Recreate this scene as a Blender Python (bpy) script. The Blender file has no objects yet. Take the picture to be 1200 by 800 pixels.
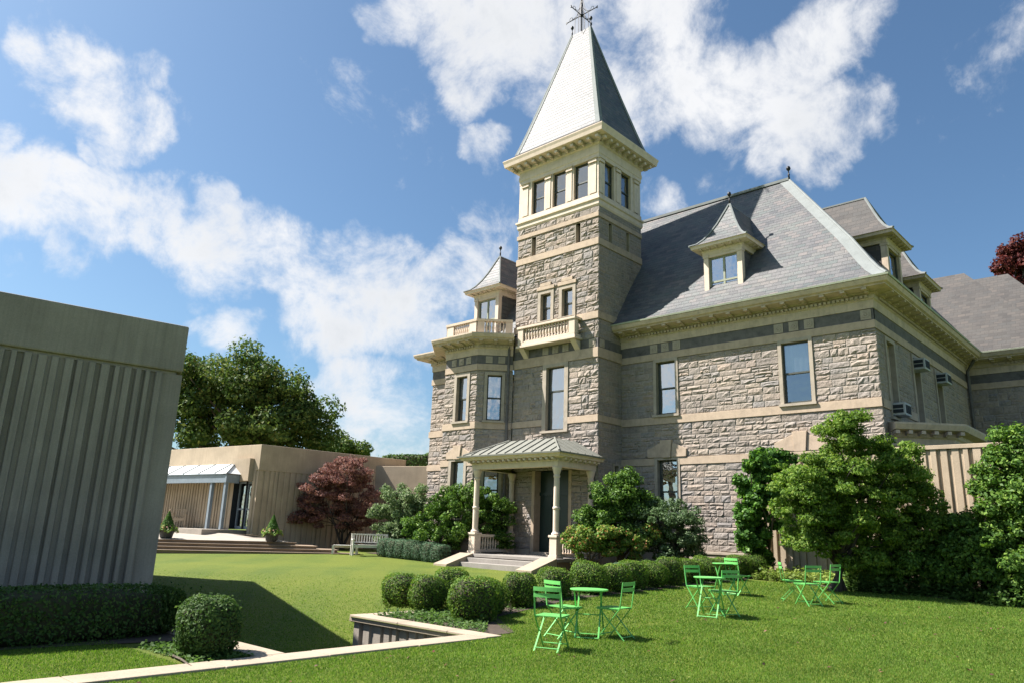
import bpy, bmesh, math, random
import numpy as np
from mathutils import Vector, Matrix

C = bpy.context.scene.collection
rnd = random.Random(7)
rad = math.radians

# ------------------------------------------------------------------ camera
RIGHT = Vector((0.736, 0.676, 0.033)).normalized()
FWD = Vector((-0.661, 0.708, 0.248))
FWD = (FWD - RIGHT * FWD.dot(RIGHT)).normalized()
UP = RIGHT.cross(FWD)
EYE = Vector((0, 0, 1.6))
cam_d = bpy.data.cameras.new('camera')
cam = bpy.data.objects.new('camera', cam_d)
C.objects.link(cam)
cam.matrix_world = Matrix(((RIGHT.x, UP.x, -FWD.x, EYE.x), (RIGHT.y, UP.y, -FWD.y, EYE.y), (RIGHT.z, UP.z, -FWD.z, EYE.z), (0, 0, 0, 1)))
cam_d.sensor_width = 36.0
cam_d.lens = 870 / 1200 * 36
cam_d.clip_end = 5000
cam_d.clip_start = 0.1
sc = bpy.context.scene
sc.camera = cam


def at(px, py, D):
    """world point seen at a photo pixel, D metres along the view axis"""
    return EYE + (RIGHT * (px - 600) + UP * (400 - py) + FWD * 870) * (D / 870)


# ------------------------------------------------------------------ world, sun, exposure
SUN_TO = Vector((-0.85, -0.53, 0)).normalized() * math.cos(rad(50)) + Vector((0, 0, math.sin(rad(50))))
world = bpy.data.worlds.new('World')
sc.world = world
world.use_nodes = True


def build_world():
    nt = world.node_tree
    N, L = nt.nodes, nt.links
    N.clear()
    out = N.new('ShaderNodeOutputWorld')
    sky = N.new('ShaderNodeTexSky')
    sky.sky_type = 'NISHITA'
    sky.sun_disc = False
    sky.sun_elevation = rad(50)
    sky.sun_rotation = math.atan2(SUN_TO.x, SUN_TO.y)
    sky.altitude = 100
    sky.air_density = 1.0
    sky.dust_density = 1.7
    sky.ozone_density = 3.0
    bg = N.new('ShaderNodeBackground')
    bg.inputs['Strength'].default_value = 0.055
    tint = N.new('ShaderNodeMix')
    tint.data_type = 'RGBA'
    tint.blend_type = 'MULTIPLY'
    tint.inputs['Factor'].default_value = 1
    L.new(sky.outputs[0], tint.inputs['A'])
    tint.inputs['B'].default_value = (.84, 1.02, 1.07, 1)
    L.new(tint.outputs['Result'], bg.inputs['Color'])
    # cumulus clouds: noise on the direction vector, gathered around seen and added directions
    tc = N.new('ShaderNodeTexCoord')
    d = tc.outputs['Generated']

    def vm(op, a, b=None):
        n = N.new('ShaderNodeVectorMath')
        n.operation = op
        for i, v in enumerate((a, b)):
            if v is None:
                continue
            if hasattr(v, 'links'):
                L.new(v, n.inputs[i])
            else:
                n.inputs[i].default_value = v
        return n

    def mt(op, a, b=None, c=None, clamp=False):
        n = N.new('ShaderNodeMath')
        n.operation = op
        n.use_clamp = clamp
        for i, v in enumerate((a, b, c)):
            if v is None:
                continue
            if hasattr(v, 'links'):
                L.new(v, n.inputs[i])
            else:
                n.inputs[i].default_value = v
        return n.outputs[0]

    blobs = [(118, 105, 50, 1), (65, 75, 32, .9), (175, 88, 32, .8), (150, 150, 42, 1),
             (0, 215, 40, 1), (60, 228, 45, 1), (130, 240, 50, 1), (200, 262, 52, 1), (268, 278, 48, 1), (330, 300, 40, .9), (140, 203, 26, .8), (240, 300, 45, .9),
             (300, 275, 40, .8), (370, 330, 52, 1), (430, 330, 50, 1), (470, 370, 55, 1), (420, 375, 45, 1), (500, 400, 45, .9), (440, 310, 30, .8), (345, 350, 34, .8),
             (258, 219, 27, .9), (80, 282, 36, .8), (262, 382, 32, .85), (8, 158, 20, .7), (102, 178, 17, .8), (225, 330, 30, .6), (195, 345, 20, .6),
             (450, 492, 62, 1), (505, 520, 45, 1), (410, 470, 35, .8), (470, 545, 60, .8),
             (470, 22, 40, .9), (530, 40, 52, 1), (560, 88, 38, .9), (610, 25, 70, 1), (690, 50, 95, 1), (770, 40, 80, 1), (810, 70, 55, 1), (700, 120, 70, 1), (660, 90, 60, 1), (760, 130, 50, 1),
             (1010, 0, 50, .95), (960, 45, 50, 1), (915, 95, 52, 1), (870, 125, 45, .95), (960, 140, 48, .9), (1010, 150, 32, .85), (900, 165, 36, .8), (830, 150, 30, .7), (985, 185, 30, .7),
             (570, 172, 26, .85), (600, 225, 30, .8), (590, 255, 32, .8), (555, 300, 34, .7), (530, 335, 34, .75), (575, 330, 28, .7), (762, 240, 24, .8), (745, 215, 22, .7),
             (1185, 45, 36, .55), (1150, 75, 26, .45),
             (-90, 260, 60, .8), (-120, 420, 70, .8), (1330, 120, 60, .7)]
    added_dirs = [((-.62, -.72, .33), 15, 1), ((-.45, -.75, .50), 9, .9), ((.6, -.7, .3), 12, .9), ((.9, .1, .4), 10, .9), ((0, -.95, .25), 9, .9)]  # unseen clouds added out of view, to brighten the window reflections
    wn = N.new('ShaderNodeTexNoise')
    wn.inputs['Scale'].default_value = 12
    wn.inputs['Detail'].default_value = 6
    L.new(d, wn.inputs['Vector'])
    off = vm('MULTIPLY', vm('SUBTRACT', wn.outputs['Color'], (.5, .5, .5)).outputs[0], (.13, .13, .10))
    dd = vm('NORMALIZE', vm('ADD', d, off.outputs[0]).outputs[0]).outputs[0]
    acc = None
    allb = [((at(x, y, 1) - EYE), math.atan(r / 870 / (at(x, y, 1) - EYE).length) * 1.55, a) for x, y, r, a in blobs]
    allb += [(Vector(v), rad(g) * 1.5, a) for v, g, a in added_dirs]
    for (v, ang, a) in allb:
        v.normalize()
        dot = vm('DOT_PRODUCT', dd, tuple(v)).outputs['Value']
        m = N.new('ShaderNodeMapRange')
        m.interpolation_type = 'SMOOTHSTEP'
        L.new(dot, m.inputs['Value'])
        m.inputs['From Min'].default_value = math.cos(ang)
        m.inputs['From Max'].default_value = 1 - (1 - math.cos(ang)) * .06
        m.inputs['To Max'].default_value = a
        acc = m.outputs[0] if acc is None else mt('MAXIMUM', acc, m.outputs[0])
    n1 = N.new('ShaderNodeTexNoise')
    n1.inputs['Scale'].default_value = 9
    n1.inputs['Detail'].default_value = 14
    n1.inputs['Roughness'].default_value = .66
    n1.inputs['Distortion'].default_value = .25
    L.new(d, n1.inputs['Vector'])
    dens = mt('ADD', mt('MULTIPLY', acc, 0.69), mt('MULTIPLY', mt('SUBTRACT', n1.outputs['Fac'], .5), 2.3))
    fac = N.new('ShaderNodeMapRange')
    fac.interpolation_type = 'SMOOTHSTEP'
    L.new(dens, fac.inputs['Value'])
    fac.inputs['From Min'].default_value = .16
    fac.inputs['From Max'].default_value = .92
    fac.inputs['To Max'].default_value = .96
    # thicker middles go a little grey
    n2 = N.new('ShaderNodeTexNoise')
    n2.inputs['Scale'].default_value = 6
    n2.inputs['Detail'].default_value = 6
    L.new(d, n2.inputs['Vector'])
    thick = N.new('ShaderNodeMapRange')
    L.new(mt('ADD', dens, mt('MULTIPLY', mt('SUBTRACT', n2.outputs['Fac'], .5), 1.2)), thick.inputs['Value'])
    thick.inputs['From Min'].default_value = .65
    thick.inputs['From Max'].default_value = 1.35
    mixc = N.new('ShaderNodeMix')
    mixc.data_type = 'RGBA'
    L.new(thick.outputs[0], mixc.inputs['Factor'])
    mixc.inputs['A'].default_value = (.98, .985, 1, 1)
    mixc.inputs['B'].default_value = (.78, .805, .84, 1)
    bg2 = N.new('ShaderNodeBackground')
    bg2.inputs['Strength'].default_value = 0.40
    L.new(mixc.outputs['Result'], bg2.inputs['Color'])
    mix = N.new('ShaderNodeMixShader')
    L.new(fac.outputs[0], mix.inputs[0])
    L.new(bg.outputs[0], mix.inputs[1])
    L.new(bg2.outputs[0], mix.inputs[2])
    L.new(mix.outputs[0], out.inputs['Surface'])


build_world()
world.cycles.sampling_method = 'MANUAL'
world.cycles.sample_map_resolution = 512
sun_d = bpy.data.lights.new('sun', 'SUN')
sun_d.energy = 5.0
sun_d.angle = rad(.53)
sun_d.color = (1, .95, .89)
sun = bpy.data.objects.new('sun', sun_d)
C.objects.link(sun)
sun.rotation_euler = (-SUN_TO).to_track_quat('-Z', 'Y').to_euler()
sun.location = SUN_TO * 60
sc.view_settings.view_transform = 'Standard'
sc.view_settings.look = 'None'
sc.view_settings.gamma = 1
sc.view_settings.use_curve_mapping = False
sc.view_settings.exposure = 1.33
sc.cycles.max_bounces = 6
sc.cycles.diffuse_bounces = 1
sc.cycles.transparent_max_bounces = 10
sc.cycles.caustics_reflective = False
sc.cycles.caustics_refractive = False
sc.cycles.use_denoising = True


# ------------------------------------------------------------------ materials
class NB:
    """small node helper"""

    def __init__(s, name):
        s.m = bpy.data.materials.new(name)
        s.m.use_nodes = True
        s.nt = s.m.node_tree
        s.N, s.L = s.nt.nodes, s.nt.links
        s.bsdf = s.N['Principled BSDF']
        s.out = s.N['Material Output']

    def node(s, t, **kw):
        n = s.N.new(t)
        for k, v in kw.items():
            setattr(n, k, v)
        return n

    def put(s, sock, v):
        if hasattr(v, 'links'):
            s.L.new(v, sock)
        else:
            sock.default_value = v

    def noise(s, vec, scale, detail=4, rough=.55, dist=0):
        n = s.node('ShaderNodeTexNoise')
        if vec is not None:
            s.L.new(vec, n.inputs['Vector'])
        n.inputs['Scale'].default_value = scale
        n.inputs['Detail'].default_value = detail
        n.inputs['Roughness'].default_value = rough
        n.inputs['Distortion'].default_value = dist
        return n.outputs['Fac']

    def ramp(s, fac, stops, interp='LINEAR'):
        n = s.node('ShaderNodeValToRGB')
        s.L.new(fac, n.inputs[0])
        cr = n.color_ramp
        cr.interpolation = interp
        while len(cr.elements) < len(stops):
            cr.elements.new(.5)
        for e, (p, c) in zip(cr.elements, stops):
            e.position = p
            e.color = (*c, 1) if len(c) == 3 else c
        return n.outputs['Color']

    def rng(s, v, a, b, c, d):
        n = s.node('ShaderNodeMapRange')
        s.L.new(v, n.inputs['Value'])
        for k, x in zip(('From Min', 'From Max', 'To Min', 'To Max'), (a, b, c, d)):
            n.inputs[k].default_value = x
        return n.outputs[0]

    def mix(s, f, a, b, mode='MIX'):
        n = s.node('ShaderNodeMix', data_type='RGBA', blend_type=mode)
        s.put(n.inputs['Factor'], f)
        for k, v in (('A', a), ('B', b)):
            s.put(n.inputs[k], (*v, 1) if isinstance(v, tuple) and len(v) == 3 else v)
        return n.outputs['Result']

    def math(s, op, a, b):
        n = s.node('ShaderNodeMath', operation=op)
        s.put(n.inputs[0], a)
        s.put(n.inputs[1], b)
        return n.outputs[0]

    def bump(s, h, strength=.4, dist=.02, normal=None):
        n = s.node('ShaderNodeBump')
        s.L.new(h, n.inputs['Height'])
        n.inputs['Strength'].default_value = strength
        n.inputs['Distance'].default_value = dist
        if normal is not None:
            s.L.new(normal, n.inputs['Normal'])
        return n.outputs[0]

    def pos(s, scale=(1, 1, 1)):
        g = s.node('ShaderNodeNewGeometry').outputs['Position']
        if scale == (1, 1, 1):
            return g
        n = s.node('ShaderNodeVectorMath', operation='MULTIPLY')
        s.L.new(g, n.inputs[0])
        n.inputs[1].default_value = scale
        return n.outputs[0]

    def obj(s):
        return s.node('ShaderNodeTexCoord').outputs['Object']

    def uv(s):
        return s.node('ShaderNodeTexCoord').outputs['UV']

    def island(s):
        return s.node('ShaderNodeNewGeometry').outputs['Random Per Island']

    def set(s, **kw):
        for k, v in kw.items():
            s.put(s.bsdf.inputs[k.replace('_', ' ')], (*v, 1) if isinstance(v, tuple) and len(v) == 3 else v)
        return s.m


M = {}


def m_stone():
    b = NB('rock_faced_stone')
    col = b.ramp(b.island(), [(0, (0.267, 0.232, 0.207)), (.18, (0.347, 0.295, 0.254)), (.36, (0.304, 0.271, 0.250)), (.52, (0.377, 0.318, 0.267)), (.68, (0.281, 0.262, 0.253)), (.84, (0.371, 0.301, 0.251)), (1, (0.328, 0.285, 0.248))])
    p = b.pos()
    n = b.noise(p, 9, 6, .65)
    col = b.mix(1, col, b.ramp(n, [(.25, (.66, .65, .64)), (.75, (1.22, 1.2, 1.17))]), 'MULTIPLY')
    big = b.noise(p, .45, 3)
    col = b.mix(1, col, b.ramp(big, [(.3, (.88, .88, .9)), (.7, (1.1, 1.08, 1.04))]), 'MULTIPLY')
    st = b.noise(b.pos((2.2, 2.2, .3)), 1.4, 6, .7)
    col = b.mix(b.rng(st, .52, .8, 0, .55), col, (.13, .115, .10))
    f = b.noise(p, 38, 5, .7)
    m = b.noise(p, 12, 4, .6)
    return b.set(Base_Color=col, Roughness=.92, Normal=b.bump(f, .5, .02, b.bump(m, .6, .05)))


def m_mortar():
    b = NB('mortar')
    n = b.noise(b.pos(), 20, 4)
    return b.set(Base_Color=b.ramp(n, [(.3, (.31, .28, .245)), (.7, (.42, .38, .33))]), Roughness=1.)


def m_sand(name, c, var=.14, dirt=.35):
    b = NB(name)
    p = b.pos()
    n = b.noise(p, 3.2, 6, .65)
    lo = tuple(x * (1 - var * 1.6) for x in c)
    hi = tuple(min(1, x * (1 + var)) for x in c)
    col = b.ramp(n, [(.28, lo), (.5, c), (.74, hi)])
    streak = b.noise(b.pos((5, 5, .5)), 1.6, 5, .7)
    col = b.mix(b.rng(streak, .5, .78, 0, dirt), col, tuple(x * .55 for x in c))
    f = b.noise(p, 60, 4)
    return b.set(Base_Color=col, Roughness=.85, Normal=b.bump(f, .25, .01))


def m_slate():
    b = NB('slate_shingles')
    uv = b.uv()
    br = b.node('ShaderNodeTexBrick')
    b.L.new(uv, br.inputs['Vector'])
    br.inputs['Scale'].default_value = 1
    br.inputs['Brick Width'].default_value = .34
    br.inputs['Row Height'].default_value = .19
    br.inputs['Mortar Size'].default_value = .008
    br.inputs['Mortar Smooth'].default_value = .2
    br.inputs['Color1'].default_value = (0, 0, 0, 1)
    br.inputs['Color2'].default_value = (1, 1, 1, 1)
    br.inputs['Mortar'].default_value = (.5, .5, .5, 1)
    tone = b.ramp(br.outputs['Color'], [(0, (.07, .073, .078)), (.25, (.122, .117, .118)), (.45, (.084, .098, .097)), (.7, (.15, .13, .125)), (.85, (.108, .116, .113)), (1, (.092, .087, .093))])
    n = b.noise(b.pos(), .8, 5, .6)
    tone = b.mix(1, tone, b.ramp(n, [(.3, (.78, .8, .84)), (.7, (1.2, 1.17, 1.12))]), 'MULTIPLY')
    z = b.node('ShaderNodeSeparateXYZ')
    b.L.new(uv, z.inputs[0])
    # shadow gap at the butt of every course comes from the bump of overlapping rows
    saw = b.math('FRACT', b.math('DIVIDE', z.outputs[1], .19), 0)
    tone = b.mix(b.rng(br.outputs['Fac'], 0, 1, 0, .55), tone, (.05, .05, .055))
    h = b.math('ADD', b.math('MULTIPLY', b.math('SUBTRACT', 1, saw), .7), b.math('MULTIPLY', b.noise(b.pos(), 22, 3), .4))
    h = b.math('SUBTRACT', h, b.math('MULTIPLY', br.outputs['Fac'], .6))
    return b.set(Base_Color=tone, Roughness=.6, Specular_IOR_Level=.42, Normal=b.bump(h, .8, .03))


def m_shingle_brown():
    b = NB('weathered_brown_slate')
    uv = b.uv()
    br = b.node('ShaderNodeTexBrick')
    b.L.new(uv, br.inputs['Vector'])
    br.inputs['Scale'].default_value = 1
    br.inputs['Brick Width'].default_value = .34
    br.inputs['Row Height'].default_value = .2
    br.inputs['Mortar Size'].default_value = .009
    br.inputs['Color1'].default_value = (0, 0, 0, 1)
    br.inputs['Color2'].default_value = (1, 1, 1, 1)
    tone = b.ramp(br.outputs['Color'], [(0, (.045, .041, .039)), (.35, (.069, .061, .056)), (.6, (.058, .055, .053)), (1, (.085, .072, .064))])
    n = b.noise(b.pos(), 1.1, 5, .6)
    tone = b.mix(1, tone, b.ramp(n, [(.3, (.8, .8, .82)), (.7, (1.18, 1.16, 1.12))]), 'MULTIPLY')
    tone = b.mix(b.rng(br.outputs['Fac'], 0, 1, 0, .6), tone, (.05, .045, .04))
    return b.set(Base_Color=tone, Roughness=.75, Normal=b.bump(b.math('SUBTRACT', 1, br.outputs['Fac']), .5, .02))


def m_concrete(name, c, streaks=.35):
    b = NB(name)
    p = b.pos()
    n = b.noise(p, 1.3, 6, .6)
    col = b.ramp(n, [(.28, tuple(x * .82 for x in c)), (.72, tuple(min(1, x * 1.13) for x in c))])
    st = b.noise(b.pos((7, 7, .25)), 1.5, 6, .7)
    col = b.mix(b.rng(st, .45, .8, 0, streaks), col, tuple(x * .6 for x in c))
    f = b.noise(p, 45, 5, .7)
    col = b.mix(1, col, b.ramp(f, [(.3, (.86, .86, .86)), (.7, (1.1, 1.1, 1.1))]), 'MULTIPLY')
    return b.set(Base_Color=col, Roughness=.9, Normal=b.bump(f, .35, .012))


def m_plain(name, c, rough=.6, metal=0., noise=.12, scale=6.):
    b = NB(name)
    n = b.noise(b.obj(), scale, 5)
    col = b.ramp(n, [(.3, tuple(x * (1 - noise) for x in c)), (.7, tuple(min(1, x * (1 + noise)) for x in c))])
    return b.set(Base_Color=col, Roughness=rough, Metallic=metal)


def m_glass(name='window_glass', refl=.48, tint=(.93, .95, .95)):
    b = NB(name)
    tr = b.node('ShaderNodeBsdfTransparent')
    tr.inputs[0].default_value = (*tint, 1)
    gl = b.node('ShaderNodeBsdfGlossy')
    gl.inputs['Roughness'].default_value = .015
    gl.inputs['Color'].default_value = (.92, .96, 1, 1)
    wav = b.noise(b.pos(), 1.6, 2)
    b.L.new(b.bump(wav, .3, .05), gl.inputs['Normal'])
    lw = b.node('ShaderNodeLayerWeight')
    lw.inputs['Blend'].default_value = .35
    f = b.math('ADD', b.math('MULTIPLY', lw.outputs['Fresnel'], .7), refl)
    mx = b.node('ShaderNodeMixShader')
    b.L.new(f, mx.inputs[0])
    b.L.new(tr.outputs[0], mx.inputs[1])
    b.L.new(gl.outputs[0], mx.inputs[2])
    b.L.new(mx.outputs[0], b.out.inputs['Surface'])
    return b.m


def m_leaf(name, stops, trans=.35, rough=.45, gain=1.35):
    b = NB(name)
    r = b.island()
    col = b.ramp(r, [(p, tuple(min(1, x * gain) for x in c)) for p, c in stops])
    n = b.noise(b.pos(), .9, 3)
    col = b.mix(1, col, b.ramp(n, [(.3, (.8, .82, .8)), (.7, (1.2, 1.17, 1.15))]), 'MULTIPLY')
    b.set(Base_Color=col, Roughness=rough + .15, Specular_IOR_Level=.16)
    tl = b.node('ShaderNodeBsdfTranslucent')
    hs = b.node('ShaderNodeHueSaturation')
    b.L.new(col, hs.inputs['Color'])
    hs.inputs['Value'].default_value = 1.5
    hs.inputs['Saturation'].default_value = 1.1
    b.L.new(hs.outputs[0], tl.inputs[0])
    mx = b.node('ShaderNodeMixShader')
    mx.inputs[0].default_value = trans
    b.L.new(b.bsdf.outputs[0], mx.inputs[1])
    b.L.new(tl.outputs[0], mx.inputs[2])
    b.L.new(mx.outputs[0], b.out.inputs['Surface'])
    return b.m


def m_lawn():
    b = NB('mown_lawn')
    p = b.pos()
    n = b.noise(p, .35, 5, .6)
    col = b.ramp(n, [(.25, (.078, .12, .02)), (.5, (.108, .148, .022)), (.75, (.145, .175, .026))])
    # faint mowing stripes
    w = b.node('ShaderNodeTexWave', wave_type='BANDS', bands_direction='DIAGONAL')
    b.L.new(p, w.inputs['Vector'])
    w.inputs['Scale'].default_value = .22
    w.inputs['Distortion'].default_value = 1.2
    w.inputs['Detail'].default_value = 2
    col = b.mix(b.rng(w.outputs['Fac'], .35, .65, 0, .28), col, (.16, .182, .026))
    f = b.noise(p, 26, 6, .75)
    col = b.mix(1, col, b.ramp(f, [(.28, (.55, .58, .5)), (.72, (1.35, 1.3, 1.25))]), 'MULTIPLY')
    return b.set(Base_Color=col, Roughness=.85, Specular_IOR_Level=.2, Normal=b.bump(f, .8, .05))


def m_bark(c=(.11, .085, .065)):
    b = NB('bark')
    n = b.noise(b.pos((6, 6, 1.5)), 3, 6, .7)
    return b.set(Base_Color=b.ramp(n, [(.3, tuple(x * .5 for x in c)), (.7, tuple(x * 1.4 for x in c))]), Roughness=.95, Normal=b.bump(n, .7, .03))


M['stone'] = m_stone()
M['mortar'] = m_mortar()
M['sand'] = m_sand('sandstone_trim', (.46, .355, .26))
M['sandgrey'] = m_sand('grey_sandstone', (.39, .33, .26))
M['cream'] = m_sand('cream_paint', (.70, .57, .46), .09, .4)
M['cornice'] = m_sand('weathered_cornice_paint', (.56, .45, .345), .16, .65)
M['baluster'] = m_sand('cast_stone', (.64, .52, .41), .08, .3)
M['darkstone'] = m_sand('dark_slate_stone', (.13, .12, .115), .3, .3)
M['slate'] = m_slate()
M['brownslate'] = m_shingle_brown()
M['lead'] = m_sand('lead_grey_flashing', (.20, .215, .21), .1, .25)
M['copper'] = m_sand('pale_green_copper', (.42, .44, .34), .1, .3)
M['porchroof'] = m_sand('seamed_metal_roof', (.185, .185, .155), .12, .4)
M['iron'] = m_plain('black_iron', (.02, .02, .022), .5, .4)
M['sash'] = m_plain('dark_green_sash', (.055, .06, .05), .5)
M['sashpale'] = m_plain('pale_green_sash', (.30, .31, .22), .5)
M['blind'] = m_plain('white_blind', (.75, .78, .78), .9, 0, .05, 2)
M['room'] = m_plain('dark_room', (.025, .03, .036), .95)
M['door'] = m_plain('dark_green_door', (.012, .028, .026), .35)
M['glass'] = m_glass()
M['clearglass'] = m_glass('clear_glass', .26, (.9, .94, .96))
M['conc'] = m_concrete('ribbed_concrete', (.315, .275, .228), .75)
M['tanconc'] = m_concrete('tan_concrete', (.45, .355, .25), .4)
M['coping'] = m_concrete('limestone_coping', (.37, .30, .22), .35)
M['paving'] = m_concrete('paving', (.36, .315, .26), .2)
M['step'] = m_concrete('brown_step_stone', (.26, .19, .13), .2)
M['porchstep'] = m_concrete('grey_step_stone', (.30, .27, .24), .3)
M['steel'] = m_plain('blue_grey_steel', (.22, .26, .30), .45, .1)
M['canopyglass'] = m_plain('frosted_canopy_glass', (.80, .82, .80), .35, 0, .03)
M['acwhite'] = m_plain('off_white_enamel', (.42, .43, .43), .55)
M['wood'] = m_sand('weathered_teak', (.36, .29, .21), .15, .2)
M['woodpale'] = m_sand('silvered_bench_wood', (.68, .64, .58), .12, .2)
M['lawn'] = m_lawn()
M['soil'] = m_plain('soil_mulch', (.055, .038, .026), 1., 0, .4, 12)
M['bark'] = m_bark()
M['darkbark'] = m_bark((.06, .05, .045))
M['green'] = m_plain('bright_green_enamel', (.15, .50, .125), .33, 0, .12)
M['pot'] = m_plain('dark_planter', (.035, .035, .035), .6)
M['flower'] = m_plain('pink_flowers', (.45, .22, .18), .7, 0, .3)

LEAFM = dict(
    box=m_leaf('boxwood_leaves', [(0, (.028, .06, .010)), (.5, (.05, .095, .014)), (.85, (.08, .13, .02)), (.96, (.12, .16, .03)), (1, (.16, .12, .04))], .3, .45, 1.8),
    oak=m_leaf('oak_leaves', [(0, (.028, .052, .014)), (.5, (.045, .075, .018)), (.9, (.075, .10, .024)), (1, (.11, .11, .035))], .25, .45, 1.75),
    maple=m_leaf('red_maple_leaves', [(0, (.095, .044, .042)), (.5, (.16, .078, .068)), (.85, (.23, .125, .10)), (1, (.18, .10, .06))], .3, .45, 1.3),
    purple=m_leaf('purple_beech_leaves', [(0, (.035, .010, .012)), (.5, (.07, .018, .018)), (1, (.12, .035, .025))], .3),
    rhodo=m_leaf('rhododendron_leaves', [(0, (.025, .055, .012)), (.5, (.045, .09, .016)), (.85, (.075, .13, .022)), (1, (.13, .19, .04))], .22, .38, 1.8),
    redtip=m_leaf('red_tipped_leaves', [(0, (.05, .10, .02)), (.5, (.09, .15, .03)), (.8, (.15, .19, .045)), (.93, (.22, .13, .05)), (1, (.30, .10, .06))], .3, .4, 1.8),
    holly=m_leaf('grey_green_leaves', [(0, (.03, .055, .022)), (.5, (.05, .085, .035)), (.85, (.075, .115, .05)), (1, (.14, .17, .10))], .2, .4, 1.7),
    vib=m_leaf('viburnum_leaves', [(0, (.05, .08, .035)), (.5, (.085, .13, .05)), (.85, (.13, .17, .08)), (1, (.20, .22, .14))], .3, .45, 1.6),
    ivy=m_leaf('ivy_leaves', [(0, (.022, .055, .012)), (.5, (.04, .095, .016)), (.85, (.07, .14, .022)), (1, (.11, .19, .035))], .25, .35, 1.6),
    dog=m_leaf('dogwood_leaves', [(0, (.04, .08, .016)), (.5, (.07, .12, .02)), (.85, (.11, .16, .03)), (1, (.16, .20, .05))], .35, .45, 1.75),
    hedge=m_leaf('hedge_leaves', [(0, (.025, .055, .014)), (.5, (.045, .085, .022)), (1, (.075, .12, .032))], .3, .45, 1.4),
    yew=m_leaf('blue_green_yew', [(0, (.03, .06, .035)), (.5, (.05, .09, .05)), (1, (.09, .14, .08))], .25, .45, 1.8),
    cover=m_leaf('groundcover_leaves', [(0, (.06, .10, .02)), (.5, (.12, .17, .035)), (1, (.22, .26, .07))], .3),
    darkcover=m_leaf('dark_groundcover_leaves', [(0, (.025, .055, .014)), (.5, (.05, .095, .022)), (1, (.09, .15, .04))], .3),
    grass=m_leaf('grass_blades', [(0, (.06, .125, .022)), (.5, (.10, .185, .028)), (.85, (.145, .22, .038)), (1, (.22, .25, .07))], .38, .5, 1.12),
    cone=m_leaf('dwarf_spruce_needles', [(0, (.03, .075, .016)), (.5, (.06, .13, .025)), (1, (.10, .18, .04))], .25),
)
M['core'] = m_plain('dark_core', (.045, .045, .022), 1.)  # solid shrub core; the shade among the leaves is put into its colour


# ------------------------------------------------------------------ mesh building helpers
ORG = {}


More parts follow.
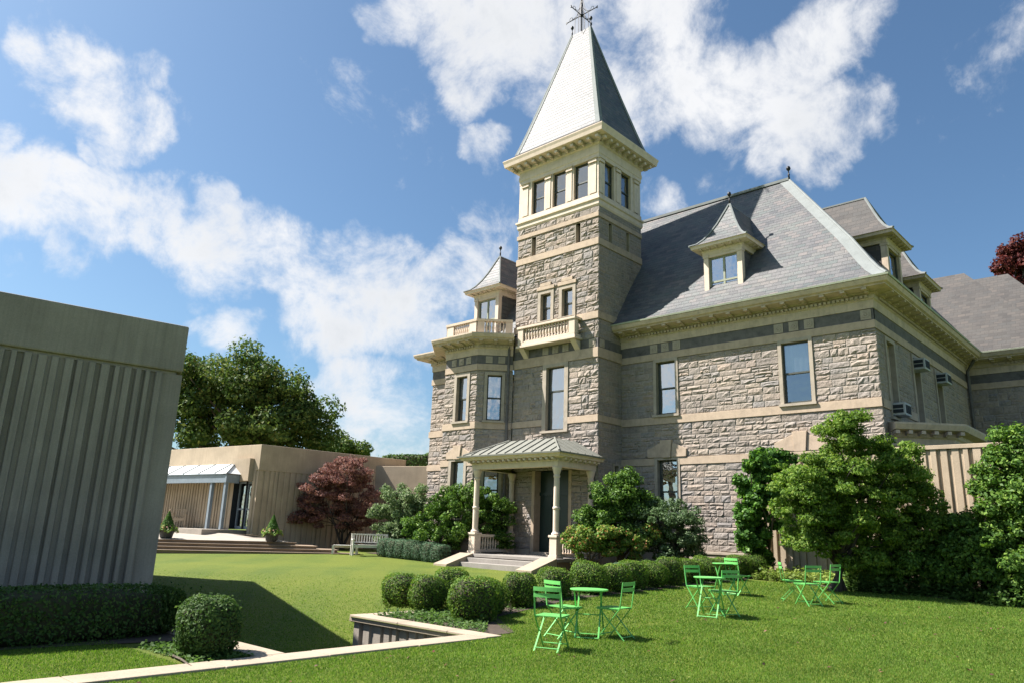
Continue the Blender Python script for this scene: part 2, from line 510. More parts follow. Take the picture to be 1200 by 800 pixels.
class MB:
    def __init__(s):
        s.v, s.f, s.mi = [], [], []
        s.k = 0

    def face(s, pts, k=None):
        i = len(s.v)
        s.v += [tuple(p) for p in pts]
        s.f.append(tuple(range(i, i + len(pts))))
        s.mi.append(s.k if k is None else k)

    def poly(s, vs, fs):
        i = len(s.v)
        s.v += [tuple(p) for p in vs]
        for f in fs:
            s.f.append(tuple(i + j for j in f))
            s.mi.append(s.k)

    def box(s, x0, x1, y0, y1, z0, z1):
        s.poly([(x0, y0, z0), (x1, y0, z0), (x1, y1, z0), (x0, y1, z0), (x0, y0, z1), (x1, y0, z1), (x1, y1, z1), (x0, y1, z1)],
               [(3, 2, 1, 0), (4, 5, 6, 7), (0, 1, 5, 4), (1, 2, 6, 5), (2, 3, 7, 6), (3, 0, 4, 7)])

    def fbox(s, F, u0, u1, z0, z1, d0, d1):
        """box in a wall frame F = (origin, along, outward normal)"""
        P = [F.p(u, z, d) for z in (z0, z1) for (u, d) in ((u0, d1), (u1, d1), (u1, d0), (u0, d0))]
        s.poly(P, [(3, 2, 1, 0), (4, 5, 6, 7), (0, 1, 5, 4), (1, 2, 6, 5), (2, 3, 7, 6), (3, 0, 4, 7)])

    def prism(s, pts, z0, z1):
        n = len(pts)
        s.poly([(p[0], p[1], z0) for p in pts] + [(p[0], p[1], z1) for p in pts],
               [tuple(range(n - 1, -1, -1)), tuple(range(n, 2 * n))] + [(i, (i + 1) % n, n + (i + 1) % n, n + i) for i in range(n)])

    def lathe(s, prof, c, n=12, sq=False, rot=0.):
        """prof: (radius, z) going up"""
        cx, cy, cz = c
        i = len(s.v)
        for r, z in prof:
            for k in range(n):
                a = 2 * math.pi * k / n + rot
                s.v.append((cx + r * math.cos(a), cy + r * math.sin(a), cz + z))
        m = len(prof)
        for j in range(m - 1):
            for k in range(n):
                s.f.append((i + j * n + k, i + j * n + (k + 1) % n, i + (j + 1) * n + (k + 1) % n, i + (j + 1) * n + k))
                s.mi.append(s.k)
        s.f.append(tuple(i + k for k in range(n - 1, -1, -1)))
        s.mi.append(s.k)
        s.f.append(tuple(i + (m - 1) * n + k for k in range(n)))
        s.mi.append(s.k)

    def tube(s, pts, r, n=6, r1=None):
        pts = [Vector(p) for p in pts]
        m = len(pts)
        i0 = len(s.v)
        ref = None
        for j, p in enumerate(pts):
            t = (pts[min(j + 1, m - 1)] - pts[max(j - 1, 0)]).normalized()
            if ref is None:
                ref = Vector((0, 0, 1)) if abs(t.z) < .9 else Vector((1, 0, 0))
            a = t.cross(ref).normalized()
            b = a.cross(t).normalized()
            ref = b
            rr = r if r1 is None else r + (r1 - r) * j / (m - 1)
            if isinstance(r, (list, tuple)):
                rr = r[j]
            for k in range(n):
                th = 2 * math.pi * k / n
                s.v.append(tuple(p + a * (rr * math.cos(th)) + b * (rr * math.sin(th))))
        for j in range(m - 1):
            for k in range(n):
                s.f.append((i0 + j * n + k, i0 + j * n + (k + 1) % n, i0 + (j + 1) * n + (k + 1) % n, i0 + (j + 1) * n + k))
                s.mi.append(s.k)
        s.f.append(tuple(i0 + k for k in range(n - 1, -1, -1)))
        s.mi.append(s.k)
        s.f.append(tuple(i0 + (m - 1) * n + k for k in range(n)))
        s.mi.append(s.k)

    def bar(s, a, b, w, h=None, upv=(0, 0, 1)):
        """rectangular bar from a to b"""
        a, b = Vector(a), Vector(b)
        h = w if h is None else h
        t = (b - a).normalized()
        u = Vector(upv)
        if abs(t.dot(u)) > .95:
            u = Vector((1, 0, 0))
        x = t.cross(u).normalized()
        y = x.cross(t).normalized()
        P = [q + x * (sx * w / 2) + y * (sy * h / 2) for q in (a, b) for sx, sy in ((-1, -1), (1, -1), (1, 1), (-1, 1))]
        s.poly(P, [(0, 1, 2, 3), (7, 6, 5, 4), (0, 4, 5, 1), (1, 5, 6, 2), (2, 6, 7, 3), (3, 7, 4, 0)])

    def sweep(s, path, prof, closed=False, cap=True, bottom=True):
        """profile (outward offset, z) mitred along a plan path, building on the left hand"""
        n = len(path)
        P = [Vector((p[0], p[1])) for p in path]
        rows = []
        for i in range(n):
            if closed or 0 < i < n - 1:
                t0 = (P[i] - P[i - 1]).normalized()
                t1 = (P[(i + 1) % n] - P[i]).normalized()
            elif i == 0:
                t0 = t1 = (P[1] - P[0]).normalized()
            else:
                t0 = t1 = (P[-1] - P[-2]).normalized()
            n0, n1 = Vector((t0.y, -t0.x)), Vector((t1.y, -t1.x))
            mv = (n0 + n1)
            mv = mv / (mv.dot(n0))
            rows.append([(P[i].x + mv.x * d, P[i].y + mv.y * d, z) for d, z in prof])
        m = len(prof)
        i0 = len(s.v)
        for r in rows:
            s.v += r
        for i in range(n if closed else n - 1):
            j = (i + 1) % n
            for k in range(m - 1):
                s.f.append((i0 + i * m + k, i0 + j * m + k, i0 + j * m + k + 1, i0 + i * m + k + 1))
                s.mi.append(s.k)
        if cap and not closed:
            s.f.append(tuple(i0 + k for k in range(m)))
            s.f.append(tuple(i0 + (n - 1) * m + k for k in range(m - 1, -1, -1)))
            s.mi += [s.k, s.k]
        return rows

    def grid(s, fn, nu, nv):
        i0 = len(s.v)
        for j in range(nv + 1):
            for i in range(nu + 1):
                s.v.append(tuple(fn(i / nu, j / nv)))
        w = nu + 1
        for j in range(nv):
            for i in range(nu):
                a = i0 + j * w + i
                s.f.append((a, a + 1, a + 1 + w, a + w))
                s.mi.append(s.k)

    def build(s, name, mats, parent=None, smooth=False, uv=False, origin=None, bevel=0):
        if not isinstance(mats, (list, tuple)):
            mats = [mats]
        o0 = Vector((0, 0, 0))
        if parent is not None:
            o0 = ORG.get(parent.name, o0)
        if origin is not None:
            o0 = Vector(origin)
        me = bpy.data.meshes.new(name)
        vv = [(x - o0.x, y - o0.y, z - o0.z) for x, y, z in s.v]
        me.from_pydata(vv, [], s.f)
        for m in mats:
            me.materials.append(m)
        if len(mats) > 1:
            me.polygons.foreach_set('material_index', s.mi)
        if smooth:
            me.polygons.foreach_set('use_smooth', [True] * len(s.f))
        if uv:
            ul = me.uv_layers.new(name='uv')
            data = np.zeros(len(me.loops) * 2, dtype=np.float32)
            for p in me.polygons:
                nn = p.normal
                u = Vector((0, 0, 1)).cross(nn)
                if u.length < 1e-3:
                    u = Vector((1, 0, 0))
                u.normalize()
                w = nn.cross(u)
                for li in p.loop_indices:
                    c = Vector(s.v[me.loops[li].vertex_index])
                    data[2 * li] = c.dot(u) + 50
                    data[2 * li + 1] = c.dot(w) + 50
            ul.data.foreach_set('uv', data)
        me.update()
        o = bpy.data.objects.new(name, me)
        C.objects.link(o)
        if parent is not None:
            o.parent = parent
            ORG[o.name] = ORG.get(parent.name, Vector((0, 0, 0)))
        elif origin is not None:
            o.location = o0
            ORG[o.name] = o0
        if bevel:
            b = o.modifiers.new('bevel', 'BEVEL')
            b.width = bevel
            b.segments = 2
            b.limit_method = 'ANGLE'
        return o


class Frame:
    """wall frame: origin, unit vector along the wall, outward normal"""

    def __init__(s, o, u, n):
        s.o, s.u, s.n = Vector((*o, 0)), Vector((*u, 0)), Vector((*n, 0))

    def p(s, u, z, d=0.):
        q = s.o + s.u * u + s.n * d
        return (q.x, q.y, z)


def thing(name, label, cat, loc=(0, 0, 0), rz=0., group=None):
    o = bpy.data.objects.new(name, None)
    o.empty_display_size = .3
    C.objects.link(o)
    o.location = loc
    o.rotation_euler = (0, 0, rz)
    tag(o, label, cat, group)
    ORG[o.name] = Vector(loc)
    return o


def tag(o, label=None, cat=None, group=None, kind=None):
    for k, v in (('label', label), ('category', cat), ('group', group), ('kind', kind)):
        if v:
            o[k] = v
    return o


def part(name, parent, loc=None):
    o = bpy.data.objects.new(name, None)
    o.empty_display_size = .2
    C.objects.link(o)
    o.parent = parent
    ORG[o.name] = ORG[parent.name]
    return o


def dup(root, loc, rz=0., label=None, scale=None):
    r = root.copy()
    C.objects.link(r)
    r.location = loc
    r.rotation_euler = (0, 0, rz)
    if scale:
        r.scale = scale
    if label:
        r['label'] = label
    for ch in list(root.children):
        c = ch.copy()
        C.objects.link(c)
        c.parent = r
        for g in list(ch.children):
            d = g.copy()
            C.objects.link(d)
            d.parent = c
    return r


def np_mesh(name, verts, faces_n, mat, parent=None, smooth=False, loc=None):
    """verts (N*k,3) consecutive faces of k corners"""
    k = faces_n
    n = len(verts)
    me = bpy.data.meshes.new(name)
    me.vertices.add(n)
    me.vertices.foreach_set('co', np.asarray(verts, dtype=np.float32).ravel())
    me.loops.add(n)
    me.loops.foreach_set('vertex_index', np.arange(n, dtype=np.int32))
    me.polygons.add(n // k)
    me.polygons.foreach_set('loop_start', np.arange(0, n, k, dtype=np.int32))
    me.polygons.foreach_set('loop_total', np.full(n // k, k, dtype=np.int32))
    me.update(calc_edges=True)
    me.materials.append(mat)
    o = bpy.data.objects.new(name, me)
    C.objects.link(o)
    if parent is not None:
        o.parent = parent
        ORG[o.name] = ORG.get(parent.name, Vector((0, 0, 0)))
    elif loc is not None:
        o.location = loc
    return o


# ------------------------------------------------------------------ foliage
def leaf_quads(pts, nrm, size, rng, aspect=.55, jitter=.8, droop=.0):
    """one bent rhombus leaf per point"""
    n = len(pts)
    nr = nrm + rng.normal(0, jitter, (n, 3))
    nr /= np.linalg.norm(nr, axis=1, keepdims=True) + 1e-9
    t = rng.normal(0, 1, (n, 3))
    t[:, 2] -= droop
    t -= nr * np.sum(t * nr, axis=1, keepdims=True)
    t /= np.linalg.norm(t, axis=1, keepdims=True) + 1e-9
    b = np.cross(nr, t)
    s = size * rng.uniform(.65, 1.35, (n, 1))
    v = np.empty((n, 4, 3))
    v[:, 0] = pts - t * s * .5
    v[:, 1] = pts + b * s * aspect * .5 + nr * s * .08
    v[:, 2] = pts + t * s * .5 - nr * s * .06
    v[:, 3] = pts - b * s * aspect * .5 + nr * s * .08
    return v.reshape(-1, 3)


def clump_points(ells, n_clumps, clump_r, n_leaves, rng, shell=(.55, 1.05), flat=1., bias_out=.75):
    """ells: list of (cx,cy,cz,rx,ry,rz): clumps near the envelope surface, leaves near the clump surface"""
    w = np.array([e[3] * e[4] + e[4] * e[5] + e[3] * e[5] for e in ells])
    ids = rng.choice(len(ells), n_clumps, p=w / w.sum())
    cs, cr = [], []
    for i in ids:
        e = ells[i]
        d = rng.normal(0, 1, 3)
        d /= np.linalg.norm(d)
        r = (1 - rng.uniform(0, 1) ** 2 * bias_out)
        cs.append((e[0] + d[0] * e[3] * r, e[1] + d[1] * e[4] * r, e[2] + d[2] * e[5] * r))
        cr.append(clump_r * rng.uniform(.6, 1.35))
    cs, cr = np.array(cs), np.array(cr)
    k = rng.choice(n_clumps, n_leaves, p=cr ** 2 / (cr ** 2).sum())
    d = rng.normal(0, 1, (n_leaves, 3))
    d /= np.linalg.norm(d, axis=1, keepdims=True)
    d[:, 2] = np.where(d[:, 2] < -.3, d[:, 2] * .5, d[:, 2])
    rr = rng.uniform(shell[0], shell[1], (n_leaves, 1))
    off = d * rr * cr[k][:, None]
    off[:, 2] *= flat
    return cs[k] + off, d, cs, cr


def crown(name, parent, mat, ells, n_clumps, clump_r, n_leaves, size, seed, aspect=.55, flat=1., jitter=.7, floor=None, bias_out=.75, shell=(.55, 1.05), up=.35, extra=None):
    rng = np.random.default_rng(seed)
    p, d, cs, cr = clump_points(ells, n_clumps, clump_r, n_leaves, rng, flat=flat, bias_out=bias_out, shell=shell)
    d = d.copy()
    d[:, 2] += up
    if floor is not None:
        m = p[:, 2] > floor
        p, d = p[m], d[m]
    if extra is not None:
        m = extra(p)
        p, d = p[m], d[m]
    o0 = ORG[parent.name]
    v = leaf_quads(p - np.array(o0), d, size, rng, aspect, jitter)
    return np_mesh(name, v, 4, mat, parent), cs


def limbs(name, parent, mat, base, top, r0, targets, seed, n=7, curve=.3, floor_r=.012):
    """a tapered trunk with limbs reaching clump centres"""
    r_ = random.Random(seed)
    mb = MB()
    base, top = Vector(base), Vector(top)
    pts = []
    for i in range(7):
        t = i / 6
        q = base.lerp(top, t) + Vector((r_.uniform(-1, 1), r_.uniform(-1, 1), 0)) * curve * .25 * (t if t < 1 else .5) * r0 * 4
        pts.append(q)
    rs = [r0 * (1.35 if i == 0 else 1 - .6 * i / 6) for i in range(7)]
    mb.tube(pts, rs, n)
    for tg in targets:
        tg = Vector(tg)
        k = r_.randint(2, 6)
        a = pts[k]
        mid = a.lerp(tg, .5) + Vector((r_.uniform(-.1, .1), r_.uniform(-.1, .1), r_.uniform(0, .15))) * (tg - a).length
        rr = rs[k] * .55
        mb.tube([a, a.lerp(mid, .5) + Vector((0, 0, .02)), mid, mid.lerp(tg, .55), tg], [rr, rr * .8, rr * .6, rr * .4, max(floor_r, rr * .2)], 6)
    return mb.build(name, mat, parent, smooth=True)


# ------------------------------------------------------------------ ground heights
def depth_of(x, y):
    return -.6825 * x + .7309 * y


def smooth(t):
    t = min(max(t, 0.), 1.)
    return t * t * (3 - 2 * t)


def z_up(x, y):
    d = depth_of(x, y) - 9.5
    if d <= 0:
        return 0.
    z = .01 * d * d if d < 2 else min(.04 * (d - 1), .64)
    # level beside the coping of the sunken corner
    return z * max(smooth((x + 9.0) / 2.5), smooth((y - 10.0) / 3.5))


def z_low(x, y):
    d = depth_of(x, y)
    z = .25 - .9 * smooth((25 - d) / 13)
    if d > 28.5:
        z += min(.04 * (d - 28.5), .26)
    return z


# ------------------------------------------------------------------ masonry helpers
def free_spans(u0, u1, za, zb, holes):
    sp = [(u0, u1)]
    for (a, b, c, d) in holes:
        if c < zb - 1e-4 and d > za + 1e-4:
            ns = []
            for (x, y) in sp:
                if b <= x or a >= y:
                    ns.append((x, y))
                else:
                    if a > x:
                        ns.append((x, a))
                    if b < y:
                        ns.append((b, y))
            sp = ns
    return [(x, y) for x, y in sp if y - x > .03]


def stone_block(mb, F, u0, u1, z0, z1, relief, r):
    g = .007
    u0, u1, z0, z1 = u0 + g, u1 - g, z0 + g, z1 - g
    w, h = u1 - u0, z1 - z0
    e = min(.035, w * .2, h * .22)
    us = [0, e, w * r.uniform(.28, .42), w * r.uniform(.58, .74), w - e, w]
    vs = [0, e, h * r.uniform(.38, .62), h - e, h]
    base = relief * r.uniform(.35, 1.15)
    tu, tv = r.uniform(-.5, .5) * relief, r.uniform(-.5, .6) * relief
    V = []
    for j, v in enumerate(vs):
        for i, u in enumerate(us):
            if i in (0, 5) or j in (0, 4):
                d = .004
                if r.random() < .3:
                    d += relief * .12
            else:
                d = base + tu * (u / w - .5) + tv * (v / h - .5) + r.uniform(-.5, .5) * relief
                if i in (1, 4) or j in (1, 3):
                    d *= r.uniform(.45, .95)
                d = max(.012, d)
            du = r.uniform(-.3, .3) * e if 0 < i < 5 else 0
            dv = r.uniform(-.3, .3) * e if 0 < j < 4 else 0
            V.append(F.p(u0 + u + du, z0 + v + dv, d))
    fs = []
    for j in range(4):
        for i in range(5):
            a = j * 6 + i
            fs.append((a, a + 1, a + 7, a + 6))
    mb.poly(V, fs)


def ashlar(mb, F, u0, u1, z0, z1, holes=(), course=.27, relief=.05, seed=1, wide=(.26, .72), split=.22):
    r = random.Random(seed)
    zs = sorted({z0, z1, *[z for h in holes for z in h[2:] if z0 < z < z1]})
    zz = [zs[0]]
    for z in zs[1:]:
        if z - zz[-1] > .04 or z == z1:
            zz.append(z)
    for za, zb in zip(zz[:-1], zz[1:]):
        spans = free_spans(u0, u1, za, zb, holes)
        k = mb.k
        mb.k = 1
        for a, b in spans:
            mb.face([F.p(a, za), F.p(b, za), F.p(b, zb), F.p(a, zb)])
        mb.k = k
        n = max(1, round((zb - za) / course))
        hs = [r.uniform(.72, 1.28) for _ in range(n)]
        t = sum(hs)
        z = za
        for h in hs:
            h = h / t * (zb - za)
            for a, b in spans:
                u = a
                while u < b - 1e-4:
                    w = r.uniform(*wide)
                    if b - u - w < wide[0] * .6:
                        w = b - u
                    if h > course * .85 and r.random() < split and w > .3:
                        hm = h * r.uniform(.4, .6)
                        um = u + w * r.uniform(.35, .65)
                        stone_block(mb, F, u, um, z, z + hm, relief, r)
                        stone_block(mb, F, um, u + w, z, z + hm, relief, r)
                        stone_block(mb, F, u, u + w, z + hm, z + h, relief, r)
                    else:
                        stone_block(mb, F, u, u + w, z, z + h, relief, r)
                    u += w
            z += h


def band(mb, F, u0, u1, z0, z1, holes=(), d=.05, back=-.1):
    for a, b in free_spans(u0, u1, z0, z1, [h for h in holes if min(h[3], z1) - max(h[2], z0) > .12]):
        mb.fbox(F, a, b, z0, z1, back, d)


def rosettes(mb, F, us, z, s=.17):
    for u in us:
        mb.fbox(F, u - s, u + s, z - s, z + s, -.05, .045)
        for a in range(8):
            th = a * math.pi / 4
            mb.fbox(F, u + .085 * math.cos(th) - .03, u + .085 * math.cos(th) + .03, z + .085 * math.sin(th) - .03, z + .085 * math.sin(th) + .03, .04, .062)
        mb.fbox(F, u - .035, u + .035, z - .035, z + .035, .04, .07)


def keystone_lintel(mb, F, uc, hw, z, h, d=.085):
    """flat arch with raised key"""
    def pr(pts, d):
        n = len(pts)
        V = [F.p(u, zz, d) for u, zz in pts] + [F.p(u, zz, -.05) for u, zz in pts]
        mb.poly(V, [tuple(range(n))] + [(i, n + i, n + (i + 1) % n, (i + 1) % n) for i in range(n)])
    pr([(uc - hw, z), (uc - .2, z), (uc - .26, z + h * .86), (uc - hw - .02, z + h * .45)], d)
    pr([(uc + .2, z), (uc + hw, z), (uc + hw + .02, z + h * .45), (uc + .26, z + h * .86)], d)
    pr([(uc - .19, z - .02), (uc + .19, z - .02), (uc + .26, z + h), (uc - .26, z + h)], d + .05)
    rosettes(mb, F, [uc], z + h * .52, .1)


def cornice_teeth(mb, F, u0, u1, z, mod=.66, dent=.15, d0=.2, d1=.6, mh=.13, mw=.16, dz=9.56 - 9.62, dd=(.11, .185), dh=.085, md=True):
    n = max(1, int((u1 - u0) / mod))
    for i in range(n + 1):
        u = u0 + (u1 - u0) * i / n
        mb.fbox(F, u - mw / 2, u + mw / 2, z, z + mh, d0 - .03, d1)
        mb.fbox(F, u - mw / 2 + .02, u + mw / 2 - .02, z - mh * .4, z + .001, d0 - .03, d0 + (d1 - d0) * .45)
    if md:
        n = max(1, int((u1 - u0) / dent))
        for i in range(n):
            u = u0 + (u1 - u0) * (i + .5) / n
            mb.fbox(F, u - dent * .3, u + dent * .3, z + dz, z + dz + dh, dd[0] - .02, dd[1])


def window(parent, F, u0, u1, z0, z1, sur=.13, style='double', blind=0., split=.5, recess=.16, sash='sash', glass='glass', sill=True, room=True, name='window', surmat='sandgrey', bars=0, pane_base=None):
    """sash window: frame mesh with surround, panes and blind below it; returns the wall hole"""
    mb = MB()
    fw = .055
    d = -recess
    zm = z0 + (z1 - z0) * split
    mb.fbox(F, u0, u0 + fw, z0, z1, d - .05, d + .03)
    mb.fbox(F, u1 - fw, u1, z0, z1, d - .05, d + .03)
    mb.fbox(F, u0 + fw, u1 - fw, z0, z0 + fw * 1.5, d - .05, d + .03)
    mb.fbox(F, u0 + fw, u1 - fw, z1 - fw, z1, d - .05, d + .03)
    if style == 'double':
        mb.fbox(F, u0 + fw, u1 - fw, zm - fw * .55, zm + fw * .55, d - .06, d + .045)
    if bars:
        uc = (u0 + u1) / 2
        mb.fbox(F, uc - .035, uc + .035, z0 + fw * 1.5, z1 - fw, d - .045, d + .028)
    w = mb.build(name, M[sash], parent)
    g = MB()
    g.face([F.p(u0 + fw, z0 + fw, d - .02), F.p(u1 - fw, z0 + fw, d - .02), F.p(u1 - fw, zm, d - .02), F.p(u0 + fw, zm, d - .02)])
    g.face([F.p(u0 + fw, zm, d + .004), F.p(u1 - fw, zm, d + .004), F.p(u1 - fw, z1 - fw, d + .004), F.p(u0 + fw, z1 - fw, d + .004)])
    g.build('pane', M[glass], w)
    s = MB()
    s.fbox(F, u0 - sur, u0, z0, z1 + sur, d - .06, .055)
    s.fbox(F, u1, u1 + sur, z0, z1 + sur, d - .06, .055)
    s.fbox(F, u0, u1, z1, z1 + sur, d - .06, .055)
    if sill:
        s.fbox(F, u0 - sur - .04, u1 + sur + .04, z0 - .09, z0 - .002, d - .06, .12)
    if room:
        s.k = 1
        D = -1.1
        e = .01
        q = [(u0 - .3, z0 - .2), (u1 + .3, z0 - .2), (u1 + .3, z1 + .2), (u0 - .3, z1 + .2)]
        s.face([F.p(a, b, D) for a, b in q])
        for i in range(4):
            a, b = q[i], q[(i + 1) % 4]
            s.face([F.p(*a, d - .055), F.p(*b, d - .055), F.p(*b, D), F.p(*a, D)])
    s.build('surround', [M[surmat], M['room']], w)
    if blind:
        b = MB()
        zb = z1 - (z1 - z0) * blind
        n = 10
        b.grid(lambda x, y: F.p(u0 + .03 + (u1 - u0 - .06) * x, zb + (z1 - zb) * y, d - .06 + .008 * math.sin(x * 31)), 40, 1)
        b.build('blind', M['blind'], w)
    if pane_base:
        b = MB()
        b.fbox(F, u0 + fw, u1 - fw, z0 + fw, z0 + pane_base, d - .07, d - .03)
        b.build('lower_panel', M['sashpale'], w)
    return (u0 - sur, u1 + sur, z0 - .09 if sill else z0, z1 + sur)


def wrects(ws, sur=.13):
    return [(a - sur, b + sur, c - .09, d + sur) for a, b, c, d in ws]


def ribs(mb, F, u0, u1, z0, z1, seed, wr=(.07, .2), gr=(.05, .12), dep=(.05, .085), edge=.016):
    """vertical flutes cast in concrete: one folded strip"""
    r = random.Random(seed)
    pts = [(u0, 0)]
    u = u0
    while u < u1 - .3:
        w = r.uniform(*wr)
        g = r.uniform(*gr)
        dp = r.uniform(*dep)
        top = r.uniform(-.02, 0)
        pts += [(u + .001, top), (u + w, top), (u + w + edge, -dp), (u + w + g, -dp)]
        u += w + g + edge
    pts.append((u1, 0))
    i0 = len(mb.v)
    for a, d in pts:
        mb.v.append(F.p(a, z0, d))
        mb.v.append(F.p(a, z1, d))
    for i in range(len(pts) - 1):
        a = i0 + 2 * i
        mb.f.append((a, a + 2, a + 3, a + 1))
        mb.mi.append(mb.k)


def finial(name, parent, p, h=.75, r=.11):
    mb = MB()
    mb.lathe([(r * .5, 0), (r * .35, h * .25), (r * .55, h * .33), (r * .28, h * .38), (r * .25, h * .62), (r * .7, h * .68), (r, h * .8), (r * .7, h * .93), (.01, h)], p, 10)
    return mb.build(name, M['iron'], parent, smooth=True)


# ------------------------------------------------------------------ ground
def ground():
    # one sheet, fine near the lawn, reaching the horizon
    mb = MB()
    xs = [-3000, -900, -300, -150, -80] + list(np.arange(-60, 12.1, 1.2)) + [30, 80, 150, 300, 900, 3000]
    ys = [-900, -300, -100, -40, -15] + list(np.arange(-6, 50, 1.2)) + [60, 90, 150, 300, 900, 3000]

    def fn(x, y):
        z = z_low(x, y)
        d = depth_of(x, y)
        if d > 70:
            z -= min((d - 70) * .02, 6)
        return (x, y, z)
    n, m = len(xs) - 1, len(ys) - 1
    mb.grid(lambda a, b: fn(float(xs[round(a * n)]), float(ys[round(b * m)])), n, m)
    tag(mb.build('ground', M['lawn'], smooth=True), kind='structure')


HEDGE_X = -10.72


def left_edge(y):
    if y < 5.5:
        return -40.
    if y < 8.64:
        return -8.6
    if y < 10.6:
        return -11.9
    if y < 12.0:
        return -11.9 + (y - 10.6) / 1.4 * .45
    if y < 23.4:
        return -11.45
    return -13.2


def upper_lawn():
    mb = MB()
    rows = [(-20, 5.499, 18), (5.5, 8.639, 6), (8.64, 25.3, 34), (25.31, 70, 16)]
    for y0, y1, n in rows:
        def fn(a, b):
            y = y0 + (y1 - y0) * b
            xl = -7.3 if y0 > 25 else left_edge(y)
            t = a ** 1.6
            x = xl + (34 - xl) * t
            return (x, y, z_up(x, y) + .004)
        mb.grid(fn, 40, n)
    # earth bank behind the hedge row down to the lower lawn
    for y0, y1 in ((10.6, 23.4), (23.41, 25.3)):
        def fb(a, b):
            y = y0 + (y1 - y0) * b
            x = left_edge(y) - a * .7
            z = z_up(left_edge(y), y) + .004
            return (x, y, z + (z_low(x, y) - .05 - z) * a)
        mb.grid(lambda a, b: fb(1 - a, b), 3, 16)
    tag(mb.build('upper_lawn', M['lawn'], smooth=True), kind='structure')
    # planting beds: bare soil under the hedge and the shrubs
    s = MB()

    def strip(pts_l, pts_r, zf):
        n = len(pts_l) - 1
        s.grid(lambda a, b: (lambda p, q: (p[0] + (q[0] - p[0]) * a, p[1] + (q[1] - p[1]) * a, zf(p[0] + (q[0] - p[0]) * a, p[1] + (q[1] - p[1]) * a) + .016))(pts_l[round(b * n)], pts_r[round(b * n)]), 6, n)
    ys = list(np.linspace(8.95, 23.2, 24))
    strip([(left_edge(y) + .05, y) for y in ys], [(HEDGE_X + .42 + (1.7 * smooth((11 - y) / 1.6)), y) for y in ys], z_up)
    xs = list(np.linspace(-8.4, 3, 20))
    strip([(x, 24.2) for x in [-12.6, -11.5, -10.4, -9.3] + xs], [(x, yy) for x, yy in zip([-12.0, -11.0, -10.0, -9.0] + xs, [22.9, 22.6, 22.0, 21.6] + [21.5] * 20)], z_up)
    strip([(x, 20.9) for x in np.linspace(-28, -22.2, 8)], [(x, 24) for x in np.linspace(-28, -22.2, 8)][::1], z_low)
    strip([(x, 20.6) for x in np.linspace(-16.9, -11.5, 8)], [(x, 25.3) for x in np.linspace(-16.9, -11.5, 8)], lambda x, y: z_low(x, y) + .004)
    strip([(-13.0, y) for y in np.linspace(1, 5.2, 5)], [(-11.05 + .2 * max(0, y - 3), y) for y in np.linspace(1, 5.2, 5)], z_up)
    tag(s.build('planting_bed', M['soil'], smooth=True), kind='structure')


ground()
upper_lawn()


def retaining_wall():
    r = thing('retaining_wall', 'low fluted concrete retaining wall with pale flat coping around the sunken corner of the lawn', 'wall', (-8.6, 8.6, 0))
    mb = MB()
    F = Frame((0, 8.72), (1, 0), (0, -1))
    ribs(mb, F, -11.86, -8.85, -.95, -.085, 5, (.10, .20), (.06, .11), (.05, .08))
    mb.build('fluted_face', M['conc'], r)
    mb = MB()
    mb.box(-11.86, -8.5, 8.82, 9.0, -.95, -.085)
    mb.box(-11.9, -11.7, 8.76, 10.8, -.95, -.085)
    mb.box(-8.82, -8.5, -6, 8.70, -.95, -.085)
    mb.box(-12.6, -8.83, 5.15, 5.42, -.95, -.085)
    mb.build('wall_body', M['conc'], r)
    mb = MB()
    rj = random.Random(3)
    y = -6.
    while y < 8.6:
        e = min(8.66, y + rj.uniform(1.35, 1.75))
        if 8.66 - e < .4:
            e = 8.66
        dx = rj.uniform(-.006, .006)
        mb.box(-8.86 + dx, -8.42 + dx, y + .004, e - .004, -.08, .03 + rj.uniform(-.004, .003))
        y = e
    x = -11.95
    while x < -8.45:
        e = min(-8.42, x + rj.uniform(1.1, 1.5))
        if -8.42 - e < .3:
            e = -8.42
        mb.box(x + .004, e - .004, 8.668, 9.02, -.08, .035 + rj.uniform(-.004, .003))
        x = e
    mb.box(-11.95, -11.6, 9.025, 10.8, -.08, .034)
    mb.box(-12.6, -8.865, 5.1, 5.5, -.08, .032)
    mb.build('coping', M['coping'], r, bevel=.012)


retaining_wall()


# ------------------------------------------------------------------ the modern building on the left
def ribbed_building():
    P = at(222, 383, 13.8)
    a = rad(82.5)
    u = (math.cos(a), math.sin(a))
    n = (math.sin(a), -math.cos(a))
    r = thing('ribbed_concrete_building', 'grey windowless concrete building with deep vertical ribs and smooth parapet, standing behind the dark hedge', 'building', (P.x, P.y, 0))
    F = Frame((P.x, P.y), u, n)
    zt, zb = P.z, 1.6 + (P.z - 1.6) * .745
    a2 = a + rad(80)
    F2 = Frame((P.x, P.y), (math.cos(a2), math.sin(a2)), (math.sin(a2), -math.cos(a2)))
    fe = F2.p(10, 0)
    mb = MB()
    pl = [F.p(-16, 0)[:2], F.p(0, 0)[:2], fe[:2], F.p(-16, 0, -10)[:2]]
    mb.prism(pl, zb + .03, zt)
    mb.build('parapet', M['conc'], r, bevel=.03)
    mb = MB()
    c_ = Vector((sum(p[0] for p in pl) / 4, sum(p[1] for p in pl) / 4))
    mb.prism([tuple(c_ + (Vector(p) - c_) * .975) for p in pl], -.9, zb - .02)
    mb.prism([tuple(c_ + (Vector(p) - c_) * .988) for p in pl], zb - .021, zb + .031)
    ribs(mb, F, -15.9, -.0, -.9, zb - .022, 11, (.05, .13), (.04, .10), (.05, .09), .016)
    ribs(mb, F2, .0, 9.9, -.9, zb - .022, 12, (.10, .26), (.05, .15), (.05, .10), .025)
    mb.build('ribbed_wall', M['conc'], r)


ribbed_building()


